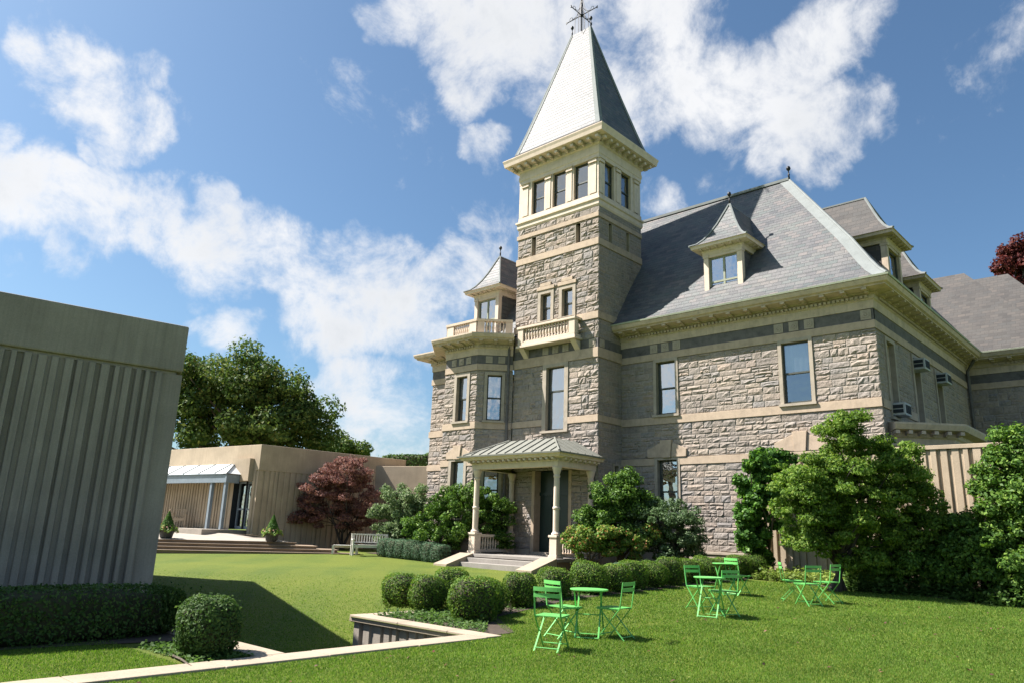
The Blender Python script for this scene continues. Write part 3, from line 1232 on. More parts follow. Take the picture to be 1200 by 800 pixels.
# ------------------------------------------------------------------ the museum pavilion across the court
def pavilion():
    c = at(307, 520, 35.5)
    r = thing('museum_pavilion', 'low tan concrete pavilion with fluted walls and plain parapet behind the red maple', 'building', (c.x, c.y, 0))
    # left face
    ul = Vector((-.991, -.136))
    nl = Vector((.136, -.991))
    FL = Frame((c.x, c.y), -ul, nl)       # u negative = to the left
    ur = Vector((.06, .998))
    nr = Vector((.998, -.06))
    FR = Frame((c.x, c.y), ur, nr)
    zt = c.z
    zb = zt - 1.22
    mb = MB()
    P = [FL.p(-16, 0), FL.p(0, 0), FR.p(10.5, 0), FR.p(10.5, 0, -8), FL.p(-16, 0, -9)]
    mb.prism([(p[0], p[1]) for p in P], zb, zt)
    mb.build('parapet', M['tanconc'], r, bevel=.02)
    mb = MB()
    ribs(mb, FL, -16, -1.8, 0, zb - .002, 21, (.10, .18), (.06, .10), (.05, .07))
    ribs(mb, FL, -.4, -.0, 0, zb - .002, 22, (.10, .18), (.06, .10), (.05, .07))
    ribs(mb, FR, .0, 10.5, -.2, zb - .002, 23, (.12, .24), (.06, .10), (.05, .07))
    mb.build('fluted_wall', M['tanconc'], r)
    mb = MB()
    mb.fbox(FL, -1.75, -.42, 3.55, 4.6, -.6, .25)
    mb.build('door_hood', M['tanconc'], r)
    # glazed entrance doors below the hood
    d = MB()
    for a, b in ((-1.72, -1.12), (-1.06, -.45)):
        d.fbox(FL, a, a + .07, 1.32, 3.55, -.34, -.26)
        d.fbox(FL, b - .07, b, 1.32, 3.55, -.34, -.26)
        d.fbox(FL, a + .07, b - .07, 1.32, 1.45, -.34, -.26)
        d.fbox(FL, a + .07, b - .07, 3.45, 3.55, -.34, -.26)
        d.fbox(FL, a + .07, b - .07, 2.2, 2.28, -.335, -.265)
    door = d.build('door', M['steel'], r)
    g = MB()
    for a, b in ((-1.65, -1.19), (-.99, -.52)):
        g.face([FL.p(a, 1.45, -.3), FL.p(b, 1.45, -.3), FL.p(b, 3.45, -.3), FL.p(a, 3.45, -.3)])
    g.build('pane', M['glass'], door)
    g = MB()
    g.fbox(FL, -1.12, -1.06, 1.32, 3.55, -.3, -.2)
    g.build('door_post', M['iron'], door)
    b = MB()
    b.face([FL.p(-1.8, 1.3, -.9), FL.p(-.4, 1.3, -.9), FL.p(-.4, 3.6, -.9), FL.p(-1.8, 3.6, -.9)])
    b.face([FL.p(-1.8, 1.3, -.9), FL.p(-1.8, 3.6, -.9), FL.p(-1.8, 3.6, 0), FL.p(-1.8, 1.3, 0)])
    b.face([FL.p(-.4, 1.3, -.9), FL.p(-.4, 3.6, -.9), FL.p(-.4, 3.6, 0), FL.p(-.4, 1.3, 0)])
    b.build('lobby', M['room'], door)
    # glazed canopy on steel posts in front of the left face
    k = MB()
    k.fbox(FL, -14, -1.28, 3.42, 3.80, .74, .98)
    k.fbox(FL, -1.28, -1.04, 3.42, 3.80, .26, .98)
    k.fbox(FL, -14, -1.28, 3.801, 3.84, .70, 1.04)
    can = k.build('canopy', M['steel'], r)
    e0, e1 = FL.p(-14, 3.84, 1.03), FL.p(-.98, 3.84, 1.03)
    t0, t1 = FL.p(-14, 4.36, .15), FL.p(-1.7, 4.36, .15)
    k = MB()
    k.face([e0, e1, t1, t0])
    k.face([e1, FL.p(-.98, 3.84, .0), FL.p(-1.7, 4.36, .0), t1])
    k.face([t0, t1, FL.p(-1.7, 4.36, .0), FL.p(-14, 4.36, 0)])
    k.build('canopy_glazing', M['canopyglass'], can)
    for i in range(9):
        u = -1.95 - i * 1.32
        k = MB()
        k.bar(FL.p(u, 3.86, 1.03), FL.p(u, 4.375, .15), .05)
        k.build('glazing_bar', M['lead'], can)
    k = MB()
    k.bar(Vector(e1) + Vector((0, 0, .02)), Vector(t1) + Vector((0, 0, .02)), .05)
    k.build('glazing_bar', M['lead'], can)
    for u in (-1.16, -2.25, -7.3, -12.8):
        k = MB()
        k.fbox(FL, u - .075, u + .075, 1.28, 3.42, .79, .94)
        k.build('post', M['steel'], r)
    # terrace behind the steps
    t = MB()
    pts = []
    A, B = at(188, 636, 30.4), at(338, 635, 32.3)
    A.z, B.z = .85, .87
    ext = (A - B).normalized()
    A2 = A + ext * 10
    P1 = FR.p(.6, 0, 3.4)
    t.grid(lambda a, b: (lambda p, q: (p.x + (q.x - p.x) * b, p.y + (q.y - p.y) * b, p.z + (q.z - p.z) * b))(A2.lerp(B, a), Vector(FL.p(-16, 1.12, 1.2)).lerp(Vector((*FL.p(1.6, 0, 1.2)[:2], 1.12)), a)), 10, 8)
    tag(t.build('terrace', M['paving']), kind='structure')
    t = MB()
    t.fbox(FL, -16, -.9, .9, 1.27, -.4, 2.0)
    tag(t.build('terrace_platform', M['paving']), kind='structure')
    # steps: four treads, each lower one reaching further right
    s = MB()
    v = (B - A).normalized()
    nn = Vector((v.y, -v.x, 0)).normalized()
    FS = Frame((A.x, A.y), (v.x, v.y), (nn.x, nn.y))
    L = (B - A).length
    for i in range(4):
        zt_ = .85 - .125 * i
        s.fbox(FS, -10, L + .30 + .85 * i, zt_ - .125, zt_ - .03, -1.5, .40 * i - .04)
        s.fbox(FS, -10, L + .36 + .85 * i, zt_ - .03, zt_, -1.5 if i else -.25, .40 * i)
    tag(s.build('terrace_steps', M['step']), kind='structure')
    # low wing beyond the maple: parapet over a dark glazed recess with slim posts
    w = thing('museum_link_wing', 'low tan parapet over a dark glazed recess, between red maple and stone house', 'building', tuple(at(440, 620, 39)))
    a, b = at(425, 549, 40), at(540, 549, 38)
    a.z = b.z = 4.78
    du = (b - a)
    du.z = 0
    Lw = du.length
    du.normalize()
    FW = Frame((a.x, a.y), (du.x, du.y), (du.y, -du.x))
    m = MB()
    m.fbox(FW, -1.5, Lw, 3.35, 4.78, -6, 0)
    m.build('parapet', M['tanconc'], w, bevel=.02)
    m = MB()
    m.fbox(FW, -5.5, Lw, .2, 1.25, -.6, .3)
    m.fbox(FW, -5.5, Lw, 1.25, 3.35, -2.2, -1.9)
    m.build('base_wall', M['tanconc'], w)
    m = MB()
    m.fbox(FW, -5.4, Lw, 1.26, 3.34, -1.88, -1.8)
    m.build('glazing', M['room'], w)
    for u in (-3.2, .9, 3.2):
        m = MB()
        m.fbox(FW, u - .13, u + .13, 1.25, 3.35, -.35, -.1)
        m.build('post', M['tanconc'], w)
    return FL, FR, FS, L


PAV = pavilion()


# ------------------------------------------------------------------ the stone mansion
XT, XL, YT, YB = -17.36, -21.93, 23.68, 26.95      # tower
YW, XC = 25.34, -7.34                               # wing
FT = Frame((0, YT), (1, 0), (0, -1))
FTR = Frame((XT, 0), (0, 1), (1, 0))
FTL = Frame((XL, 0), (0, -1), (-1, 0))
FW_ = Frame((0, YW), (1, 0), (0, -1))
FWR = Frame((XC, 0), (0, 1), (1, 0))
YM = 23.9
FM = Frame((0, YM), (1, 0), (0, -1))
YBAY = 22.5
FB = Frame((0, YBAY), (1, 0), (0, -1))
q = math.sqrt(.5)
FBC = Frame((-23.05, YBAY), (q, q), (q, -q))
FBL = Frame((-26.5, YM), (q, -q), (-q, -q))
CPROF = [(0, 9.18), (.05, 9.18), (.06, 9.46), (.11, 9.50), (.11, 9.65), (.19, 9.67), (.19, 9.71), (.62, 9.76), (.62, 9.80), (.70, 9.84), (.75, 9.96), (.75, 10.02), (-.2, 10.05)]


def roof_profile(z0, z1, run, ov=.72):
    """flared slope: shallow at the eaves, steep above"""
    H = z1 - z0
    tot = run + ov
    return [(ov, z0), (ov - .06 * tot, z0 + .045 * H), (ov - .13 * tot, z0 + .115 * H), (ov - .21 * tot, z0 + .205 * H), (ov - .30 * tot, z0 + .305 * H), (-run, z1)]


def mansion():
    r = thing('stone_mansion', 'grey rock faced stone mansion with pyramid roofed tower, slate roofs and columned porch', 'mansion', (-17, 26, .3))
    # ---- windows first, so that the walls know their holes
    W1 = (-10.49, -9.52, 6.25, 8.42)
    W2 = (-15.66, -14.80, 6.27, 8.40)
    G1 = (-15.66, -14.80, 2.1, 4.5)
    G2 = (-10.49, -9.52, 2.1, 4.5)
    for w, kw in ((W1, dict(blind=.52, recess=.1, glass='clearglass')), (W2, dict(blind=.5)), (G1, dict()), (G2, dict())):
        window(r, FW_, *w, name='window', **kw)
    hW = wrects([W1, W2, G1, G2])
    TW = (-20.02, -19.04, 5.72, 8.42)
    U1, U2 = (-20.44, -19.86, 10.5, 11.75), (-19.24, -18.66, 10.5, 11.75)
    window(r, FT, *TW, split=.62, blind=.9, pane_base=.55, sur=.2)
    for u in (U1, U2):
        window(r, FT, *u, sur=.16)
    SL = [(-21.08, -20.82, 13.72, 14.6), (-18.55, -18.29, 13.72, 14.6)]
    DOOR = (-20.52, -18.74, .74, 4.1)
    hT = wrects([TW], .2) + wrects([U1, U2], .16) + [(*s[:2], *s[2:]) for s in SL] + [DOOR]
    SR = [(24.42, 24.66, 13.72, 14.6), (25.74, 25.98, 13.72, 14.6)]
    NR = (24.78, 25.08, 2.9, 4.3)
    window(r, FTR, *NR, sur=.08, style='single')
    hR = SR + wrects([NR], .08)
    B1 = (-24.3, -23.62, 6.27, 8.3)
    B2 = (-24.4, -23.6, 2.1, 4.52)
    window(r, FB, *B1, blind=.5, sur=.16)
    window(r, FB, *B2, sur=.16)
    hB = wrects([B1, B2], .16)
    C1, C2 = (.46, 1.1, 6.27, 8.3), (.46, 1.1, 2.1, 4.52)
    window(r, FBC, *C1, blind=.5, sur=.13)
    window(r, FBC, *C2, sur=.13)
    hC = wrects([C1, C2])
    S1, S2, S3 = (26.35, 27.15, 5.7, 8.3), (29.4, 30.2, 5.7, 8.3), (32.5, 33.3, 5.7, 8.3)
    for s in (S1, S2, S3):
        window(r, FWR, *s, sash='cream')
    hS = wrects([S1, S2, S3])
    # ---- stone walls
    mb = MB()

    def storeys(F, a, b, holes, seed, relief=.035, course=.225, top=8.5, z0=1.15):
        kw = dict(course=course, relief=relief)
        ashlar(mb, F, a, b, z0, 4.30, holes, seed=seed, **kw)
        ashlar(mb, F, a, b, 4.58, 5.90, holes, seed=seed + 1, **kw)
        ashlar(mb, F, a, b, 6.20, top, holes, seed=seed + 2, **kw)
    storeys(FW_, XT, XC + .045, hW, 10)
    storeys(FWR, YW, 38.4, hS, 20, .025, .2)
    storeys(FM, -27.6, -26.4, [], 30)
    storeys(FBL, 0, 1.98, [], 33)
    storeys(FB, -25.1, -23.03, hB, 36, .042)
    storeys(FBC, 0, 1.58, hC, 40, .03, .22)
    FML = Frame((-27.6, 0), (0, -1), (-1, 0))
    storeys(FML, -38, -YM, [], 45, .05, .32)
    FBK = Frame((0, 38.4), (1, 0), (0, -1))
    storeys(FBK, XC, -4.2, [], 50, .03, .3)
    w1 = mb.build('wall', [M['stone'], M['mortar']], r)
    mb = MB()
    for F, a, b, hs, sd, rl, cs in ((FT, XL, XT + .05, hT, 60, .046, .25), (FTR, YT, YB, hR, 70, .022, .19), (FTL, -YB, -YT, [], 80, .05, .3)):
        k = dict(course=cs, relief=rl)
        ashlar(mb, F, a, b, .95, 5.95, hs, seed=sd, **k)
        ashlar(mb, F, a, b, 6.22, 8.56, hs, seed=sd + 1, **k)
        ashlar(mb, F, a, b, 9.35, 10.17, hs, seed=sd + 2, **k)
        ashlar(mb, F, a, b, 10.47, 13.40, hs, seed=sd + 3, **k)
        ashlar(mb, F, a, b, 13.70, 14.66, hs, seed=sd + 4, **k)
        ashlar(mb, F, a, b, 14.86, 15.16, hs, seed=sd + 5, **k)
    mb.k = 1
    mb.box(XL + .02, XT - .02, YB - .1, YB, .3, 15.3)
    mb.build('tower_wall', [M['stone'], M['mortar']], r)
    # arrow slits of the tower
    for F, ss in ((FT, SL), (FTR, SR)):
        for a, b, c, d in ss:
            mb = MB()
            mb.fbox(F, a - .03, a, c, d, -.3, .02)
            mb.fbox(F, b, b + .03, c, d, -.3, .02)
            mb.k = 1
            mb.fbox(F, a, b, c, d, -.34, -.26)
            mb.k = 0
            mb.build('arrow_slit', [M['sandgrey'], M['room']], r)
    # ---- stone bands, plinths, lintels
    mb = MB()
    P = [(-27.6, 38), (-27.6, YM), (-26.5, YM), (-25.1, YBAY), (-23.05, YBAY), (-21.95, 23.6)]
    for F, a, b, hs in ((FW_, XT, XC + .052, hW), (FWR, YW, 38.4, hS), (FM, -27.65, -26.5, []), (FBL, 0, 1.98, []), (FB, -25.12, -23.02, hB), (FBC, 0, 1.56, hC), (FBK, XC, -4.2, []), (FML, -38, -YM, [])):
        band(mb, F, a, b, 4.30, 4.58, hs, .05)
        band(mb, F, a, b, 5.90, 6.20, hs, .052)
        band(mb, F, a, b, 8.50, 8.78, hs, .054)
    for F, a, b, hs in ((FT, XL - .05, XT + .055, hT), (FTR, YT, YB, hR), (FTL, -YB, -YT, [])):
        band(mb, F, a, b, 5.95, 6.22, hs, .056)
        band(mb, F, a, b, 8.56, 8.97, hs, .058)
        band(mb, F, a, b, 10.17, 10.47, hs, .056)
        band(mb, F, a, b, 13.40, 13.70, hs, .056)
        band(mb, F, a, b, 14.66, 14.86, hs, .056)
    for F, u, hw, z, h in ((FW_, -15.23, .85, 4.60, .66), (FW_, -10.0, .9, 4.60, .66), (FB, -24.0, .72, 4.62, .58)):
        kb = MB()
        keystone_lintel(kb, F, u, hw, z, h)
        kb.build('lintel', M['sand'], r, bevel=.012)
    # stepped heads over the paired tower windows
    for uc in (-20.15, -18.95):
        mb.fbox(FT, uc - .5, uc + .5, 11.92, 12.08, -.05, .09)
        mb.fbox(FT, uc - .3, uc + .3, 12.081, 12.24, -.05, .09)
        rosettes(mb, FT, [uc], 12.1, .09)
    mb.fbox(FT, -20.62, -18.48, 10.34, 10.475, -.05, .12)
    # jambs of the entrance
    mb.fbox(FT, DOOR[0] - .16, DOOR[0], .74, 4.1, -.4, .05)
    mb.fbox(FT, DOOR[1], DOOR[1] + .16, .74, 4.1, -.4, .05)
    mb.build('stone_band', M['sand'], r, bevel=.012)
    mb = MB()
    for F, a, b in ((FW_, XT, XC + .08), (FM, -27.68, -26.5), (FBL, 0, 1.98), (FB, -25.14, -23.0), (FBC, 0, 1.56)):
        mb.fbox(F, a, b, -.2, 1.05, -.1, .075)
        mb.fbox(F, a, b, 1.051, 1.15, -.1, .11)
    mb.fbox(FWR, YW, 38.4, -.2, 1.15, -.1, .07)
    for a, b in ((XL, DOOR[0] - .16), (DOOR[1] + .16, XT + .07)):
        mb.fbox(FT, a, b, -.2, .95, -.1, .07)
    mb.fbox(FTR, YT, YW, -.2, .95, -.1, .07)
    mb.build('plinth', M['sandgrey'], r, bevel=.015)
    mb = MB()
    for F, a, b in ((FW_, XT, XC + .02), (FWR, YW, 38.4), (FM, -27.62, -26.5), (FBL, 0, 1.98), (FB, -25.1, -23.05), (FBC, 0, 1.56), (FBK, XC, -4.2), (FML, -38, -YM)):
        mb.fbox(F, a, b, 8.781, 9.18, -.1, .02)
    for F, a, b in ((FT, XL, XT + .022), (FTR, YT, YB), (FTL, -YB, -YT)):
        mb.fbox(F, a, b, 8.971, 9.35, -.1, .02)
    mb.build('slate_band', M['darkstone'], r)
    for F, us, z, s in ((FW_, [-15.75, -15.23, -14.71, -10.55, -10.0, -9.45, XC - .22], 8.98, .17), (FB, [-24.55, -24.07, -23.6], 8.98, .15), (FBC, [.5, 1.06], 8.98, .15),
                        (FT, [-20.1, -19.55, -19.0, XT - .25], 9.16, .16), (FTR, [YT + .25], 9.16, .16)):
        for u in us:
            mb = MB()
            rosettes(mb, F, [u], z, s)
            mb.build('rosette', M['sandgrey'], r)
    # ---- main cornices
    mb = MB()
    mb.sweep([(XT + .02, YW), (XC, YW), (XC, 38.4), (-4.2, 38.4), (-4.2, 48)], CPROF)
    cornice_teeth(mb, FW_, XT + .35, XC - .05, 9.69, dz=9.53 - 9.69)
    cornice_teeth(mb, FWR, YW + .3, 37.7, 9.69, dz=9.53 - 9.69)
    cornice_teeth(mb, FBK, XC + 1.1, -4.2, 9.69, dz=9.53 - 9.69)
    mb.sweep([(-27.6, 38), (-27.6, YM), (-26.45, YM)], CPROF)
    cornice_teeth(mb, FM, -27.3, -26.5, 9.69, dz=9.53 - 9.69)
    mb.sweep([(-26.5, YM), (-25.1, YBAY), (-23.05, YBAY), (-21.95, 23.6)], CPROF)
    cornice_teeth(mb, FB, -24.95, -23.2, 9.69, mod=.5, dz=9.53 - 9.69)
    cornice_teeth(mb, FBC, .1, 1.4, 9.69, mod=.5, dz=9.53 - 9.69)
    mb.prism([(-26.6, 24.2), (-25.2, 22.2), (-22.9, 22.2), (-21.95, 23.3), (-21.95, 24.5)], 9.95, 10.045)
    mb.build('cornice', M['cornice'], r)
    mb = MB()
    mb.sweep([(XT + .02, YW), (XC, YW), (XC, 38.4), (-4.2, 38.4), (-4.2, 48)], [(.70, 10.022), (.785, 10.0), (.80, 10.06), (.70, 10.085)])
    mb.build('gutter', M['copper'], r)

    # ---- roofs
    def roof(path, z0, z1, run, mat, deck=None, hip=None, name='roof', ov=.72):
        mb = MB()
        rows = mb.sweep(path, roof_profile(z0, z1, run, ov), cap=False)
        if deck:
            mb.face([(x, y, z1 - .005) for x, y in deck])
        o = mb.build(name, mat, r, uv=True)
        return o, rows
    rf, rows = roof([(-23.5, YW), (XC, YW), (XC, 47)], 10.06, 16.7, 4.07, M['slate'], deck=[(-23.5, 29.41), (-11.41, 29.41), (-11.41, 47), (-23.5, 47)])
    # broad metal strip along the front hip, on both slopes
    hp = rows[1]
    mb = MB()
    for sgn in (0, 1):
        for a, b in zip(hp[:-1], hp[1:]):
            va, vb = Vector(a), Vector(b)
            s = Vector((-.42, 0, 0)) if sgn == 0 else Vector((0, .42, 0))
            t = (vb - va)
            nn = (s.cross(t) if sgn else t.cross(s)).normalized()
            nn = nn if nn.z > 0 else -nn
            o1, o2 = nn * .018, nn * .02
            mb.face([va + o1, va + s + o2, vb + s + o2, vb + o1] if sgn else [va + s + o2, va + o1, vb + o1, vb + s + o2])
    mb.tube([Vector(p) + Vector((0, 0, .02)) for p in hp], .05, 6)
    hpL = rows[0]
    mb.bar((-21, 29.41, 16.74), (-11.41, 29.41, 16.74), .16, .12)
    mb.build('hip_flashing', M['lead'], rf)
    finial('finial', rf, (-11.41, 29.41, 16.75), .62, .1)
    # snow guard
    mb = MB()
    mb.tube([(-10.9, 26.95, 12.5), (-10.9, 26.7, 12.6), (-10.75, 26.65, 12.65)], .04, 5)
    mb.build('vent_pipe', M['iron'], rf)
    roof([(-26.3, 38), (-26.3, YM), (-20.5, YM)], 10.06, 16.2, 3.9, M['slate'], deck=[(-22.4, 38), (-22.4, 27.8), (-20.5, 27.8), (-20.5, 38)], ov=.3)
    roof([(-13, 38.4), (-4.2, 38.4), (-4.2, 48)], 10.06, 15.15, 3.4, M['brownslate'], deck=[(-13, 41.8), (-7.6, 41.8), (-7.6, 48), (-13, 48)])
    roof([(-13, 43.2), (-4.3, 43.2), (-4.3, 56)], 12.6, 15.75, 1.9, M['brownslate'], deck=[(-13, 45.1), (-6.2, 45.1), (-6.2, 56), (-13, 56)], ov=.4)

    # ---- dormers
    def dormer(fn, mats, apex=14.72, eave=12.78, z0=10.15, hw=.8, nmap=None, bars=1, deep=3.4, fz=0.):
        """fn maps (u right, d inward) to plan x, y"""
        mats = dict(mats)
        back = deep - .4
        dm = part('dormer', r)
        for su in (-1, 1):
            side = MB()
            a, b = fn(su * (hw - .04), .06), fn(su * (hw - .04), back)
            qd = [(*a, z0), (*b, z0), (*b, eave - .35), (*a, eave - .35)]
            side.face(qd if su > 0 else qd[::-1])
            side.build('dormer_cheek', mats['side'], dm, uv=True)
        o, u_, n_ = fn(0, 0), fn(1, 0), fn(0, -1)
        F = Frame(o, (u_[0] - o[0], u_[1] - o[1]), (n_[0] - o[0], n_[1] - o[1]))
        fr = MB()
        for su in (-1, 1):
            a, b = sorted((su * hw, su * (hw - .2)))
            fr.fbox(F, a, b, z0, eave - .35, -.2, .02)
            a, b = sorted((su * (hw + .02), su * (hw - .22)))
            fr.fbox(F, a, b, eave - .46, eave - .36, -.22, .05)
        fr.fbox(F, -hw + .2, hw - .2, eave - .47, eave - .35, -.2, .012)
        fr.fbox(F, -hw - .05, hw + .05, z0 - .05, z0 + .14, -.2, .09)
        path = [fn(-hw, back), fn(-hw, 0), fn(hw, 0), fn(hw, back)]
        e = eave
        fr.sweep(path, [(-.05, e - .36), (.03, e - .36), (.05, e - .24), (.09, e - .2), (.09, e - .15), (.36, e - .12), (.38, e - .02), (.42, e), (-.1, e + .02)])
        tb = fr
        cornice_teeth(tb, F, -hw, hw, e - .17, mod=.3, d0=.06, d1=.3, mh=.055, mw=.1, md=False)
        L = Frame(fn(hw, 0), (n_[0] * -1 + o[0], n_[1] * -1 + o[1]), (u_[0] - o[0], u_[1] - o[1]))
        cornice_teeth(tb, L, .15, 1.2, e - .17, mod=.3, d0=.06, d1=.3, mh=.055, mw=.1, md=False)
        tb.build('dormer_frame', M['cream'] if not mats.get('trim') else M[mats['trim']], dm)
        g = MB()
        u0, u1, a, b = -hw + .2, hw - .2, z0 + .14, eave - .47
        zm = (a + b) / 2
        for x0, x1, y0, y1 in ((u0, u0 + .06, a, b), (u1 - .06, u1, a, b), (u0 + .06, u1 - .06, a, a + .08), (u0 + .06, u1 - .06, b - .06, b), (u0 + .06, u1 - .06, zm - .035, zm + .035)):
            g.fbox(F, x0, x1, y0, y1, -.16, -.08)
        if bars:
            g.fbox(F, -.04, .04, a + .08, zm - .035, -.155, -.085)
            g.fbox(F, -.04, .04, zm + .035, b - .06, -.155, -.085)
        g.build('window_sash', M['sashpale'] if bars else M['sash'], dm)
        g = MB()
        g.face([F.p(u0 + .06, a + .08, -.12), F.p(u1 - .06, a + .08, -.12), F.p(u1 - .06, b - .06, -.12), F.p(u0 + .06, b - .06, -.12)])
        g.build('pane', M['glass'], dm)
        g = MB()
        g.face([F.p(u0 - .1, a, -.9), F.p(u1 + .1, a, -.9), F.p(u1 + .1, b, -.9), F.p(u0 - .1, b, -.9)])
        g.build('room_back', M['room'], dm)
        rfm = MB()
        H = apex - eave
        pr = [(.42, eave + .005), (.2, eave + .06 * H), (.0, eave + .17 * H), (-.2, eave + .33 * H), (-.4, eave + .53 * H), (-hw + .02, apex)]
        path = [fn(-hw, deep), fn(-hw, 0), fn(hw, 0), fn(hw, deep)]
        rws = rfm.sweep(path, pr, cap=False)
        rfm.build('dormer_roof', mats['roof'], dm, uv=True)
        h = MB()
        for rw in rws[1:3]:
            h.tube([Vector(p) + Vector((0, 0, .015)) for p in rw], .045, 5)
        h.tube([Vector(rws[1][-1]), Vector(rws[0][-1])], .05, 5)
        h.build('ridge_flashing', M['lead'], dm)
        p = rws[1][-1]
        if bars:
            finial('finial', dm, (fn(0, hw)[0], fn(0, hw)[1], apex + .02), .55, .085)
        return dm
    sl = dict(side=M['slate'], roof=M['slate'])
    dormer(lambda u, d: (-12.62 + u, 25.36 + d), sl)
    dormer(lambda u, d: (-24.1 + u, 23.94 + d), sl, deep=4.2)
    br = dict(side=M['brownslate'], roof=M['brownslate'], trim='cornice')
    dormer(lambda u, d: (-7.62 - d, 29.5 + u), br, apex=15.0, eave=13.0, bars=0, hw=.85)
    dormer(lambda u, d: (-7.62 - d, 33.55 + u), br, apex=14.3, eave=12.35, bars=0, hw=.85)

    # ---- belvedere on the tower
    mb = MB()
    tp = [(XL, YB), (XL, YT), (XT, YT), (XT, YB)]
    mb.sweep(tp, [(-.2, 15.16), (.02, 15.16), (.06, 15.24), (.06, 15.42), (.12, 15.46), (.12, 15.54), (.02, 15.6), (.02, 15.76), (-.3, 15.78)], closed=True)
    mb.sweep(tp, [(-.3, 17.44), (.02, 17.44), (.02, 17.62), (.05, 17.66), (.05, 17.84), (.03, 17.86), (.03, 18.05), (.1, 18.1), (.1, 18.26), (.55, 18.34), (.58, 18.5), (.62, 18.62), (.62, 18.66), (.18, 18.98), (-.3, 18.98)], closed=True)
    xs = [(XL - .01, -21.17), (-20.40, -19.92), (-19.16, -18.71), (-17.92, XT + .01)]
    for a, b in xs:
        mb.box(a, b, YT - .01, YT + .45, 15.78, 17.44)
        mb.box(a + .04, b - .04, YB - .4, YB + .01, 15.78, 17.44)
    for a, b in ((YT + .45, 24.04), (24.82, 25.38), (26.13, YB - .4)):
        mb.box(XT - .45, XT + .005, a, b, 15.78, 17.44)
        mb.box(XL - .005, XL + .45, a, b, 15.78, 17.44)
    # pilaster faces and capitals
    for u, F in ((-21.55, FT), (-20.16, FT), (-18.93, FT), (-17.64, FT), (YT + .18, FTR), (25.1, FTR), (26.54, FTR)):
        wd = .17 if u in (-21.55, -17.64, 26.54) else .13
        mb.fbox(F, u - wd, u + wd, 15.8, 17.2, 0, .04)
        mb.fbox(F, u - wd - .05, u + wd + .05, 17.24, 17.3, 0, .09)
        mb.fbox(F, u - wd - .03, u + wd + .03, 17.3, 17.4, 0, .07)
        mb.fbox(F, u - wd - .07, u + wd + .07, 17.4, 17.44, 0, .11)
    cornice_teeth(mb, FT, XL - .2, XT + .2, 18.16, mod=.42, d0=.1, d1=.45, mh=.12, mw=.15, md=False)
    cornice_teeth(mb, FTR, YT - .1, YB + .2, 18.16, mod=.42, d0=.1, d1=.45, mh=.12, mw=.15, md=False)
    bv = mb.build('belvedere', M['cream'], r)
    mb = MB()
    mb.box(XL + .1, XT - .1, YT + .1, YB - .1, 15.5, 15.6)
    mb.build('inner_floor', M['room'], bv)
    mb = MB()
    mb.box(XL + .1, XT - .1, YT + .1, YB - .1, 17.45, 17.55)
    mb.build('inner_ceiling', M['cream'], bv)

    def bwin(F, u0, u1):
        g = MB()
        a, b = 15.78, 17.43
        zm = 16.55
        for x0, x1, y0, y1 in ((u0, u0 + .05, a, b), (u1 - .05, u1, a, b), (u0 + .05, u1 - .05, a, a + .07), (u0 + .05, u1 - .05, b - .05, b), (u0 + .05, u1 - .05, zm - .03, zm + .03)):
            g.fbox(F, x0, x1, y0, y1, -.2, -.12)
        w = g.build('belvedere_window', M['sash'], r)
        g = MB()
        g.face([F.p(u0 + .05, a + .07, -.16), F.p(u1 - .05, a + .07, -.16), F.p(u1 - .05, b - .05, -.16), F.p(u0 + .05, b - .05, -.16)])
        g.build('pane', M['clearglass'], w)
    FTB = Frame((0, YB), (-1, 0), (0, 1))
    for u0, u1 in ((-21.17, -20.40), (-19.92, -19.16), (-18.71, -17.92)):
        bwin(FT, u0, u1)
        bwin(FTB, -u1, -u0)
    for a, b in ((24.04, 24.82), (25.38, 26.13)):
        bwin(FTR, a, b)
        bwin(FTL, -b, -a)
    # pyramid roof with a short ridge
    mb = MB()
    o = .2
    zb, zt = 18.99, 25.75
    cx, cy = (XL + XT) / 2, (YT + YB) / 2
    tx, ty = .58, .05

    def ring(t):
        f = t ** .94
        return ((XL - o) + (cx - tx - XL + o) * f, (XT + o) + (cx + tx - XT - o) * f, (YT - o) + (cy - ty - YT + o) * f, (YB + o) + (cy + ty - YB - o) * f, zb + (zt - zb) * t)
    ts = [0, .05, .15, .4, .7, 1]
    R_ = [ring(t) for t in ts]
    for a, b in zip(R_[:-1], R_[1:]):
        ca = [(a[0], a[2], a[4]), (a[1], a[2], a[4]), (a[1], a[3], a[4]), (a[0], a[3], a[4])]
        cb = [(b[0], b[2], b[4]), (b[1], b[2], b[4]), (b[1], b[3], b[4]), (b[0], b[3], b[4])]
        for i in range(4):
            j = (i + 1) % 4
            mb.face([ca[i], ca[j], cb[j], cb[i]])
    b = R_[-1]
    mb.face([(b[0], b[2], b[4]), (b[1], b[2], b[4]), (b[1], b[3], b[4]), (b[0], b[3], b[4])])
    tr = mb.build('tower_roof', M['slate'], r, uv=True)
    mb = MB()
